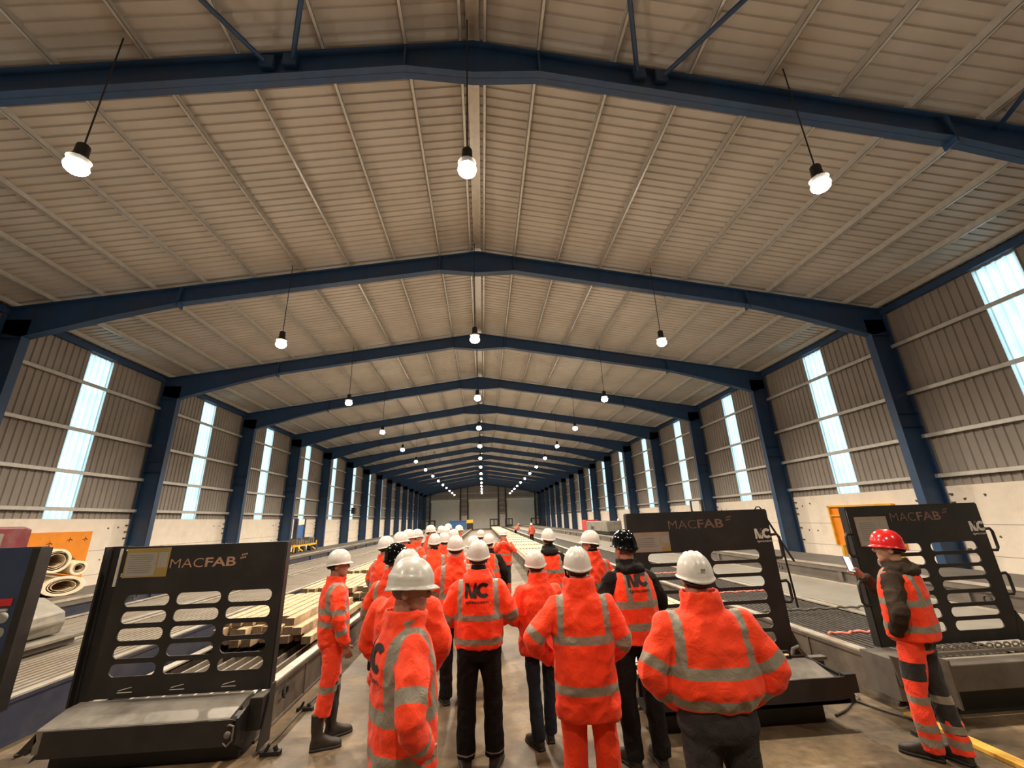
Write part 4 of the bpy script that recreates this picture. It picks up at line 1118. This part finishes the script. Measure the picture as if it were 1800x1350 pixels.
    def torso_rings(x=0.):
        f = W; g = D
        R = [(hem, 0, 0, (.190-bl*.35)*f+x, (.142-bl*.3)*g+x), (hem+.035, 0, 0, (.200+bl*.0)*f+x, (.150)*g+x), (hem+.10, 0, -.004, (.204+bl*.5)*f+x, (.154+bl*.4)*g+x), (max(1.06, hem+.16), 0, -.006, (.200+bl*.4)*f+x, (.150+bl*.3)*g+x),
             (1.20, 0, -.010, .203*f+x, .146*g+x), (1.30, 0, -.014, .208*f+x, .142*g+x), (1.385, 0, -.018, .190*f+x, .122*g+x), (1.435, 0, -.022, .152*f+x*.9, .104*g+x*.9), (1.475, 0, -.020, .108+x*.7, .094+x*.7)]
        return R
    if hem < .8: 
        tr_ = torso_rings(); TR = [tr_[0], tr_[1], (.92, 0, -.002, .202*W, .154*D), (1.05, 0, -.004, .192*W, .146*D)]+tr_[4:]
    else: TR = torso_rings()
    ch = P.get('collar', .065)+.018
    def arm_tubes(b, x=0., full=True):
        A = []
        for S, E, Wr in arms:
            d = (Wr-E).normalized()
            pts = [S, E, Wr-d*.005]; k = .45+.55*W
            out, R = limb(b, pts, [.080*k+x, .070*k+x, .052*k+x], 14); A.append((pts, [.080*k+x, .070*k+x, .052*k+x]))
        return A
    jb = MB(); v_, f_ = loft(TR, 28); jb.add(v_, f_)
    cw = P.get('cw', 1.)
    if ch:
        n_ = 26; vs = []; fs = []; zt_ = 1.480+ch
        for (z, rx, ry, cy) in ((1.43, .112, .100, -.022), (1.475, .106*cw, .100*cw, -.018), (zt_-.02, .101*cw, .103*cw, -.010), (zt_, .097*cw, .100*cw, -.009), (zt_-.003, .084*cw, .087*cw, -.009), (1.50, .084*cw, .083*cw, -.014), (1.44, .07, .065, -.02)):
            for k in range(n_):
                t_ = 2*PI*k/n_; vs.append((rx*math.cos(t_), cy+ry*math.sin(t_), z-(.022*max(0, math.sin(t_)) if z > 1.5 else 0)))
        for q in range(7):
            for k in range(n_):
                q2 = (q+1) % 7; fs.append((q*n_+k, q*n_+(k+1) % n_, q2*n_+(k+1) % n_, q2*n_+k))
        jb.add(vs, fs)
    if P.get('hood'):
        hb = MB(); hb.ball((0, -.115, 1.455), (.125, .058, .065), 16, 10); hb.ball((-.085, -.06, 1.475), (.055, .07, .042), 12, 8); hb.ball((.085, -.06, 1.475), (.055, .07, .042), 12, 8); jb.add(hb.v, hb.f)
    A = arm_tubes(jb)
    BB(jb)
    me = remesh(jb, vx, 3); wrinkle(me, .015 if near else .009, rel, 5.)
    braces = P.get('braces', .155*W); zb = P.get('zbands', (1.17, .97)); ab = P.get('abands', (.42, .80)); bwd = P.get('bw', .028)
    def attrs(me, vest=False):
        at = me.attributes.new('band', 'FLOAT', 'POINT'); vals = []
        tri = TR
        for v in me.vertices:
            p = v.co.copy()
            if lean and p.z > .85:
                a = lean; q = p-V(0, 0, .9); c, s_ = math.cos(a), math.sin(a); p2 = V(0, 0, .9)+V(q.x, q.y*c-q.z*s_, q.y*s_+q.z*c)
                p = p2 if q.z > 0 else p
            # torso measure
            z = p.z; i = 0
            while i < len(tri)-2 and tri[i+1][0] < z: i += 1
            r0, r1 = tri[i], tri[i+1]; u = max(0, min(1, (z-r0[0])/(r1[0]-r0[0]+1e-9)))
            rx = r0[3]+(r1[3]-r0[3])*u; ry = r0[4]+(r1[4]-r0[4])*u
            te = math.hypot(p.x/rx, (p.y+.01)/ry)
            best = 9; bt = 0; bs = 0
            if not vest:
                for ai, (pts, rs) in enumerate(A):
                    l1 = (pts[1]-pts[0]).length; l2 = (pts[2]-pts[1]).length
                    for si in (0, 1):
                        d_, t_ = segdist(p, pts[si], pts[si+1]); rr_ = rs[si]+(rs[si+1]-rs[si])*t_
                        if d_/rr_ < best: best = d_/rr_; bt = (t_*l1 if si == 0 else l1+t_*l2)/(l1+l2); bs = l1+l2
            arm = (not vest) and best < te+.04 and bt > .10 and abs(p.x) > .12*W and best < 1.5
            val = -1
            if arm:
                for c_ in ab:
                    if c_: val = max(val, bwd-abs(bt-c_)*bs)
            elif zb:
                for c_ in zb: val = max(val, bwd-abs(z-c_))
                if braces:
                    bxw = braces*(1+.25*max(0, (z-1.15)/.3)*(-.3)); k_ = min(bwd-.003-abs(abs(p.x)-bxw), z-zb[0]+.01)
                    if z < 1.50: val = max(val, k_)
            vals.append(val)
        at.data.foreach_set('value', vals)
    if cut == 'vest':
        jm = link('hooded_top' if P.get('hood') else 'dark_top', me, M[P.get('under', 'blackcloth')], root)
        me.attributes.new('band', 'FLOAT', 'POINT').data.foreach_set('value', [-1]*len(me.vertices))
        vb = MB(); x = .016
        VR = [(hem-.0, 0, 0, .205*W+x, .155*D+x), (hem+.1, 0, -.004, .206*W+x, .156*D+x), (1.08, 0, -.006, .203*W+x, .152*D+x), (1.20, 0, -.010, .196*W+x, .146*D+x+.004), (1.30, 0, -.014, .180*W+x, .142*D+x+.006), (1.385, 0, -.018, .158*W+x, .124*D+x+.006), (1.44, 0, -.020, .120*W+x, .104*D+x+.004), (1.468, 0, -.022, .082+x, .078+x)]
        v_, f_ = loft(VR, 28, 2.6); vb.add(v_, f_)
        TRs = TR; TR = VR
        BB(vb); mv = remesh(vb, vx, 2); wrinkle(mv, .009, rel+3, 5.5)
        attrs(mv, True)
        scale(me); bvh_me = scale(mv); link('hi_vis_vest', mv, M['hivis'], root)
    else:
        attrs(me); bvh_me = scale(me); link('hi_vis_jacket' if cut != 'coat' else 'hi_vis_coat', me, M['hivis'], root)
    # --- collar lining / dark neck warmer
    if P.get('scarf'):
        sc = MB(); v_, f_ = loft([(1.47, 0, -.015, .075, .082), (1.52, 0, -.012, .072, .080), (1.575, 0, -.006, .070, .080), (1.585, 0, -.006, .060, .07)], 20); sc.add(v_, f_); BB(sc)
        ms = remesh(sc, vx, 2); ms.attributes.new('band', 'FLOAT', 'POINT').data.foreach_set('value', [-1]*len(ms.vertices)); link('neck_warmer', scale(ms), M['blackcloth'], root)
    # --- logo on the back, laid on the cloth
    if P.get('logo'):
        lw, lh, lz, lx = P['logo']
        bm = bmesh.new(); bm.from_mesh(bvh_me); tree = BVHTree.FromBMesh(bm); bm.free()
        for which, x0, z0, ww, hh, nme in ((0, lx-lw/2, lz, lw, lh, 'back_logo'), (1, lx-lw/2+.004, lz-lh*.42, lw*.97, lh*.26, 'back_logo_caption')):
            bm = bmesh.new()
            if which == 0:
                for poly in MC_POLYS:
                    bm.faces.new([bm.verts.new((p_[0], p_[1], 0)) for p_ in poly])
            else:
                tm_ = text_mesh('tpmccann', 1, .012, 0); bm.from_mesh(tm_); bpy.data.meshes.remove(tm_)
            bmesh.ops.remove_doubles(bm, verts=bm.verts, dist=1e-5); bmesh.ops.triangulate(bm, faces=bm.faces)
            X = [v.co.x for v in bm.verts]; Y = [v.co.y for v in bm.verts]; a, c, d, e = min(X), max(X), min(Y), max(Y)
            for v in bm.verts: v.co = V(x0+(v.co.x-a)/(c-a)*ww, 0, z0+(v.co.y-d)/(e-d)*hh)
            for it in range(5):
                ed = [g for g in bm.edges if g.calc_length() > .014]
                if not ed: break
                bmesh.ops.subdivide_edges(bm, edges=ed, cuts=1); bmesh.ops.triangulate(bm, faces=bm.faces)
            for v in bm.verts:
                p_ = V(v.co.x*s, -1, v.co.z*s); hit = tree.ray_cast(p_, V(0, 1, 0))
                yy = hit[0].y if hit[0] else -.16*s
                v.co = V(p_.x, yy-.005, p_.z)
            m2 = bpy.data.meshes.new('t'); bm.to_mesh(m2); bm.free()
            link(nme, m2, M['blacklogo'], root)
    # --- trousers
    tb = MB(); lw_ = P.get('lw', 1.); cf = P.get('cuff', .06)
    v_, f_ = loft([(.80, 0, 0, .150*W, .105*D), (.86, 0, 0, .172*W, .122*D), (.93, 0, 0, .168*W, .124*D), (max(hem+.05, .98), 0, 0, .160*W, .118*D)], 22); tb.add(v_, f_)
    for hp, kn, an in legs:
        a2 = kn.lerp(an, (kn.z-cf)/(kn.z-an.z))
        limb(tb, [hp, kn, a2], [.098*lw_*(.6+.4*W), .078*lw_, .074*lw_*P.get('flare', 1.)], 14)
    mt_ = remesh(tb, vx, 3); wrinkle(mt_, .009 if near else .007, rel+9, 6., .8)
    at = mt_.attributes.new('band', 'FLOAT', 'POINT'); a2 = mt_.attributes.new('alt', 'FLOAT', 'POINT'); vals = []; alt = []
    for v in mt_.vertices:
        z = v.co.z; val = -1
        for c_ in P.get('tbands', ()): val = max(val, P.get('tbw', .028)-abs(z-c_))
        vals.append(val); q = -1
        if P.get('patch'):
            x, y = v.co.x, v.co.y; hx = abs(x)
            back = y < 0
            q = max(.05-abs(z-.88) if hx < .12 else -1, .07-abs(z-.66) if hx > .10 else -1, .045-abs(z-.50) if hx < .10 else -1, (.03-abs(hx-.035)) if z < .45 and z > .2 else -1, min(-.008-y, z-.30, .86-z) if x > 0 else -1)
        if P.get('blackside'): q = max(q, min(.16-abs(v.co.z-.40), v.co.y-.03))
        if P.get('alt_below'): q = P['alt_below']-z if not P.get('flip') else z-P['alt_below']
        alt.append(q)
    at.data.foreach_set('value', vals); a2.data.foreach_set('value', alt)
    link('trousers', scale(mt_), M[P.get('trousers', 'blackcloth')], root)
    # --- boots
    for i, (hp, kn, an) in enumerate(legs):
        bt = MB(); rings = []
        prof = [(-.085, .020, .030, .055), (-.075, .034, .030, .10), (-.04, .040, .034, .145), (.0, .041, .036, .15), (.05, .043, .034, .115), (.10, .049, .034, .088), (.15, .050, .034, .072), (.19, .040, .032, .058), (.205, .022, .026, .040)]
        n_ = 14; vs = []; fs = []
        for (y, hw, _, ht) in prof:
            for k in range(n_):
                t_ = 2*PI*k/n_; c, s_ = math.cos(t_), math.sin(t_)
                vs.append((hw*math.copysign(abs(c)**.75, c), y, max(.0, ht*.5+ht*.5*math.copysign(abs(s_)**.7, s_))))
        for q in range(len(prof)-1):
            for k in range(n_): fs.append((q*n_+k, q*n_+(k+1) % n_, (q+1)*n_+(k+1) % n_, (q+1)*n_+k))
        fs += [tuple(range(n_-1, -1, -1)), tuple(range((len(prof)-1)*n_, len(prof)*n_))]
        bt.add(vs, fs); bt.tube([(0, -.025, .08), (0, -.03, .20)], [.050, .056], 14); BH = P.get('boot_h', .20)
        if BH > .2: bt.tube([(0, -.03, .15), (0, -.03, BH)], [.056, .066], 14)
        sl = MB(); v_ = []
        for (y, hw, _, ht) in prof:
            v_ += [(hw+.004, y, 0), (-hw-.004, y, 0), (-hw-.004, y, .022), (hw+.004, y, .022)]
        f_ = []
        for q in range(len(prof)-1):
            for k in range(4): f_.append((q*4+k, q*4+(k+1) % 4, (q+1)*4+(k+1) % 4, (q+1)*4+k))
        f_ += [(3, 2, 1, 0), tuple(range((len(prof)-1)*4, len(prof)*4))]; sl.add(v_, f_)
        a_ = math.radians(toes[i]); c, s_ = math.cos(a_), math.sin(a_); ft = sit[i]
        def place(v): return (ft[0]+v[0]*c+v[1]*s_, ft[1]-v[0]*s_+v[1]*c-.0, v[2])
        bt.v = [place(v) for v in bt.v]; sl.v = [place(v) for v in sl.v]
        ob = link('boot', scale(remesh(bt, .010 if near > 1 else .014, 2)), M['boot'], root)
        link('boot_sole', scale(bpy_mesh(sl)), M['rubber'], ob)
    # --- held phone
    if P.get('phone'):
        S, E, Wr = arms[1]; d = (Wr-E).normalized(); c0 = bend(Wr+d*.105+V(-.03, .01, .035))
        R = Matrix.Rotation(math.radians(-70), 3, 'X') @ Matrix.Identity(3)
        P['phone_at'] = (c0*s, s)
    if P.get('lanyard'):
        pass
    root.location = (P['x'], P['y'], 0); root.rotation_euler = (0, 0, -math.radians(P.get('dir', 0)))
    tag(root, P['label'], 'person', P.get('group'))
    return root
def bpy_mesh(b):
    me = bpy.data.meshes.new('m'); me.from_pydata(b.v, [], b.f); me.update()
    bm = bmesh.new(); bm.from_mesh(me); bmesh.ops.recalc_face_normals(bm, faces=bm.faces); bm.to_mesh(me); bm.free()
    me.polygons.foreach_set('use_smooth', [True]*len(me.polygons)); return me
def smooth(o): o.data.polygons.foreach_set('use_smooth', [True]*len(o.data.polygons))

W_T = dict(zbands=(1.17, .96))
PEOPLE = [
 dict(label='person in orange jacket and white helmet, face in profile, nearest at front left', x=-.435, y=2.7, top=1.852, dir=66, head=26, nod=.10, near=2, hd=3, w=1.06, d=1.08, hem=.82, arms=('pocket', 'pocket'), zbands=(1.09, .915), abands=(.40, .80), ridge='band', hair='greyhair', skin='skinred', glasses=True, logo=(.24, .13, 1.27, -.02), trousers='blackcloth', collar=.05, cw=1.16, strap=0, seed=1, lw=1.1, bw=.032),
 dict(label='person in full orange suit and white helmet standing beside the timber stacks', x=-1.60, y=5.12, top=1.79, dir=60, head=20, near=2, hem=.86, arms=('down', 'down'), zbands=(1.20, 1.08), abands=(.42, .74), trousers='hivis2', tbands=(.50, .22), blackside=True, stance=((-.08, .10), (.10, -.06)), skin='skinred', glasses=True, seed=2, w=1.0, cuff=.27, boot_h=.30, lw=1.08, collar=.045),
 dict(label='person in black trousers and orange jacket with black back logo, mid aisle', x=-.05, y=4.47, top=1.86, dir=2, head=0, near=2, hem=.90, arms=('front', 'front'), zbands=(1.155, .965), abands=(.44, 0), logo=(.215, .125, 1.315, -.01), trousers='blackcloth', stance=((-.115, 0), (.125, .03)), seed=3, w=1.10, bw=.026, cuff=.09, tbands=(.13,), tbw=.006, scarf=True, lw=1.08, hood=True, collar=.05),
 dict(label='person in plain orange jacket and dark jeans, left of the long orange coat', x=.56, y=4.75, top=1.73, dir=-12, head=-8, tilt=-.12, near=2, hem=.80, arms=('front', 'front'), zbands=(), braces=0, abands=(), trousers='jeans', stance=((-.07, 0), (.09, .10)), seed=4, w=1.12, lw=.85, collar=.08, ridge='rib', cuff=.07),
 dict(label='person in long orange coat with grey bands and orange trousers, centre right foreground', x=.75, y=3.58, top=1.82, dir=5, head=-4, near=2, hem=.66, cut='coat', arms=('wide', 'low_front'), zbands=(1.17, .86), abands=(.45, 0), trousers='hivis', tbands=(.16,), stance=((-.115, 0), (.12, 0)), seed=5, w=1.14, d=1.08, collar=.085, cw=1.18, lw=1.12),
 dict(label='person in black hooded top, orange vest with back logo and glossy black helmet', x=1.40, y=4.35, top=1.91, dir=-10, head=-14, near=2, hem=.88, cut='vest', arms=('front', 'front'), zbands=(1.19, 1.02), braces=.10, logo=(.20, .12, 1.33, .0), trousers='blackcloth', stance=((-.13, 0), (.10, -.04)), seed=6, w=1.08, hood=True, helmet='black_helmet', hair='greyhair', collar=.06, skin='skinred'),
 dict(label='broad person in orange bomber jacket and grey trousers seen from behind, front right', x=1.36, y=2.85, top=1.81, dir=6, head=-2, near=2, hem=.965, arms=('pocket', 'pocket'), zbands=(1.165, 1.005), abands=(.41, .76), trousers='greytrouser', stance=((-.14, 0), (.15, .04)), seed=7, w=1.33, d=1.22, blouse=.03, lw=1.12, collar=.085, cw=1.22, helmet_mark=True, bw=.029),
 dict(label='person in red helmet and dark hoodie photographing with a phone', x=3.86, y=4.02, top=1.83, dir=-27, head=-21, near=2, hem=.90, cut='vest', arms=('pocket', 'phone'), zbands=(1.20, 1.0), braces=.11, trousers='hivis2', patch=True, tbands=(.44, .24, .14), stance=((-.055, .10), (.075, -.05)), seed=8, w=1.0, hood=True, helmet='red_helmet', under='brownhood', phone=True, lw=1.02, collar=.05, skin='skin'),
 dict(label='person in white helmet, black hooded top and orange vest beside the concrete strips', x=1.06, y=7.2, top=1.88, dir=-4, head=-10, near=1, hem=.88, cut='vest', arms=('front', 'front'), zbands=(1.19, 1.0), seed=9, scarf=True, hood=True, w=1.0),
 dict(label='person in orange jacket seen between the long coat and the black helmet', x=1.44, y=5.9, top=1.866, dir=-20, head=-40, near=1, arms=('front', 'front'), seed=10, w=1.0, scarf=True),
 dict(label='person facing the camera in open orange jacket, hands raised to the mouth, in the aisle', x=.56, y=12.3, top=1.78, dir=183, head=0, near=1, arms=('mouth', 'mouth'), seed=11, zbands=(1.15, .93), hem=.86, trousers='hivis2', alt_below=.42, flip=True, tbands=(.30, .16), w=1.08, scarf=True, stance=((-.11, 0), (.11, 0)), bw=.02),
 dict(label='person in white helmet, farthest of three heads beyond the back logo', x=-.06, y=11.4, top=1.81, dir=0, near=0, arms=('front', 'front'), seed=12),
 dict(label='person in white helmet and orange vest just beyond the back logo, right side', x=.10, y=8.3, top=1.80, dir=8, near=1, cut='vest', arms=('down', 'down'), seed=13, head=10),
 dict(label='person in white helmet and orange jacket directly beyond the person with the large back logo', x=-.161, y=7.1, top=1.813, dir=-8, near=1, arms=('low_front', 'low_front'), seed=14),
 dict(label='person in orange jacket, white helmet and grey neck scarf, left of the back logo', x=-.363, y=5.9, top=1.868, dir=-5, near=1, arms=('front', 'front'), seed=15, head=5, w=1.06, zbands=(1.12, .9)),
 dict(label='person in plain orange jacket half hidden behind the front left figure in profile', x=-.62, y=3.75, top=1.84, dir=12, near=2, hd=1, arms=('low_front', 'low_front'), seed=16, zbands=(), abands=(), braces=0, hem=.84, w=1.15, helmet_mark=True),
 dict(label='person in glossy black helmet and orange jacket behind the front left figure', x=-.93, y=4.85, top=1.845, dir=15, head=30, near=1, arms=('front', 'front'), seed=17, helmet='black_helmet', w=1.0),
 dict(label='person in white helmet and orange jacket by the timber, leftmost of the middle group', x=-1.50, y=7.0, top=1.86, dir=35, head=10, near=1, arms=('front', 'front'), seed=18, w=1.05, zbands=(1.15, .95)),
 dict(label='person in white helmet overlapping the leftmost one of the middle group', x=-1.42, y=7.75, top=1.90, dir=40, head=20, near=1, arms=('down', 'down'), seed=19),
 dict(label='person with dark neck warmer, left one of a pair beyond the black helmet', x=-1.48, y=8.9, top=1.917, dir=40, head=30, near=1, arms=('front', 'front'), seed=20, scarf=True),
 dict(label='person in white helmet, right one of a pair beyond the black helmet', x=-1.47, y=10.0, top=1.90, dir=48, head=30, near=1, arms=('front', 'front'), seed=21),
 dict(label='person in worn white helmet standing tallest in the left group', x=-1.40, y=11.9, top=1.96, dir=60, head=25, near=1, arms=('front', 'front'), seed=22),
 dict(label='person in helmet and neck warmer in the very middle of the crowd', x=-.86, y=7.9, top=1.85, dir=-5, near=1, arms=('front', 'front'), seed=23, w=1.06, scarf=True),
 dict(label='person in white helmet facing left in the middle of the crowd', x=-.76, y=8.8, top=1.84, dir=25, head=-40, near=1, arms=('front', 'front'), seed=24),
 dict(label='person in white helmet behind the crowd, left one of two overlapping helmets', x=-1.24, y=13.2, top=1.921, dir=30, near=0, seed=25, arms=('front', 'front')),
 dict(label='person in white helmet behind the crowd, right one of two overlapping helmets', x=-.93, y=10.9, top=1.924, dir=50, near=0, seed=26, arms=('front', 'front')),
 dict(label='person in white helmet farthest back in the left crowd, in front of the blue skip', x=-1.22, y=15.5, top=1.963, dir=55, near=0, seed=27, arms=('front', 'front')),
 dict(label='person in white helmet and orange jacket facing right, just left of the aisle middle', x=-.654, y=9.9, top=1.873, dir=40, near=0, seed=28, arms=('front', 'front')),
 dict(label='person in yellowish white helmet standing alone at the back of the crowd', x=-.78, y=14.4, top=1.91, dir=90, near=0, seed=29, helmet='white_helmet', arms=('down', 'down')),
 dict(label='distant person in orange bending over beside the pale concrete strips', x=3.82, y=52, top=1.66, dir=60, lean=.7, near=0, seed=30, arms=('low_front', 'low_front')),
 dict(label='distant person in orange jacket and dark trousers between the two right beds', x=3.96, y=36, top=1.68, dir=-20, near=0, seed=31),
 dict(label='distant person in orange beside the grey covered machine', x=10.4, y=33, top=1.80, dir=-60, near=0, seed=32, w=1.1),
]
import os
for P in PEOPLE:
    o = make_person(P)
    if P.get('phone'):
        c0, s_ = P['phone_at']
        # phone held upright in the left hand, screen towards the face
        t = empty('mobile_phone', (0, 0, 0), 'white screened mobile phone held up by the person in the red helmet', 'phone')
        MB().box(-.038, .038, -.005, .005, -.078, .078).build('phone_case', M['phone'], t, bevel=.004)
        q = MB().box(-.034, .034, -.0065, -.0052, -.072, .072).build('phone_screen', M['screen'], t)
        bpy.context.view_layer.update()
        wpos = Matrix.Rotation(o.rotation_euler.z, 4, 'Z') @ c0
        t.location = (o.location.x+wpos.x, o.location.y+wpos.y, wpos.z)
        t.rotation_euler = (math.radians(-22), math.radians(10), .10)
# ------------------------------------------------------------ daylight, camera
w = bpy.data.worlds.new('sky'); SC.world = w; w.use_nodes = True
bg = w.node_tree.nodes['Background']; bg.inputs['Color'].default_value = (.80, .93, 1, 1); bg.inputs['Strength'].default_value = 2.1
cam = bpy.data.cameras.new('camera'); co = bpy.data.objects.new('camera', cam); COL.objects.link(co); SC.camera = co
cam.sensor_fit = 'HORIZONTAL'; cam.sensor_width = 36; cam.lens = 730.97/1800*36; cam.clip_start = .05; cam.clip_end = 400
p, yw, ro = .3133, .0769, -.0351
fw_ = Vector((math.sin(yw)*math.cos(p), math.cos(yw)*math.cos(p), math.sin(p)))
r_ = Vector((math.cos(yw), -math.sin(yw), 0)); u_ = r_.cross(fw_)
r2 = math.cos(ro)*r_+math.sin(ro)*u_; u2 = -math.sin(ro)*r_+math.cos(ro)*u_
mt = Matrix((r2, u2, -fw_)).transposed().to_4x4(); mt.translation = (0, 0, 2.05)
co.matrix_world = mt
SC.view_settings.view_transform = 'Standard'; SC.view_settings.look = 'None'; SC.view_settings.gamma = 1
SC.view_settings.use_curve_mapping = False; SC.view_settings.exposure = 0.14
SC.cycles.use_denoising = True; SC.cycles.max_bounces = 6; SC.cycles.diffuse_bounces = 4; SC.cycles.sample_clamp_indirect = 6
SC.cycles.caustics_reflective = False; SC.cycles.caustics_refractive = False
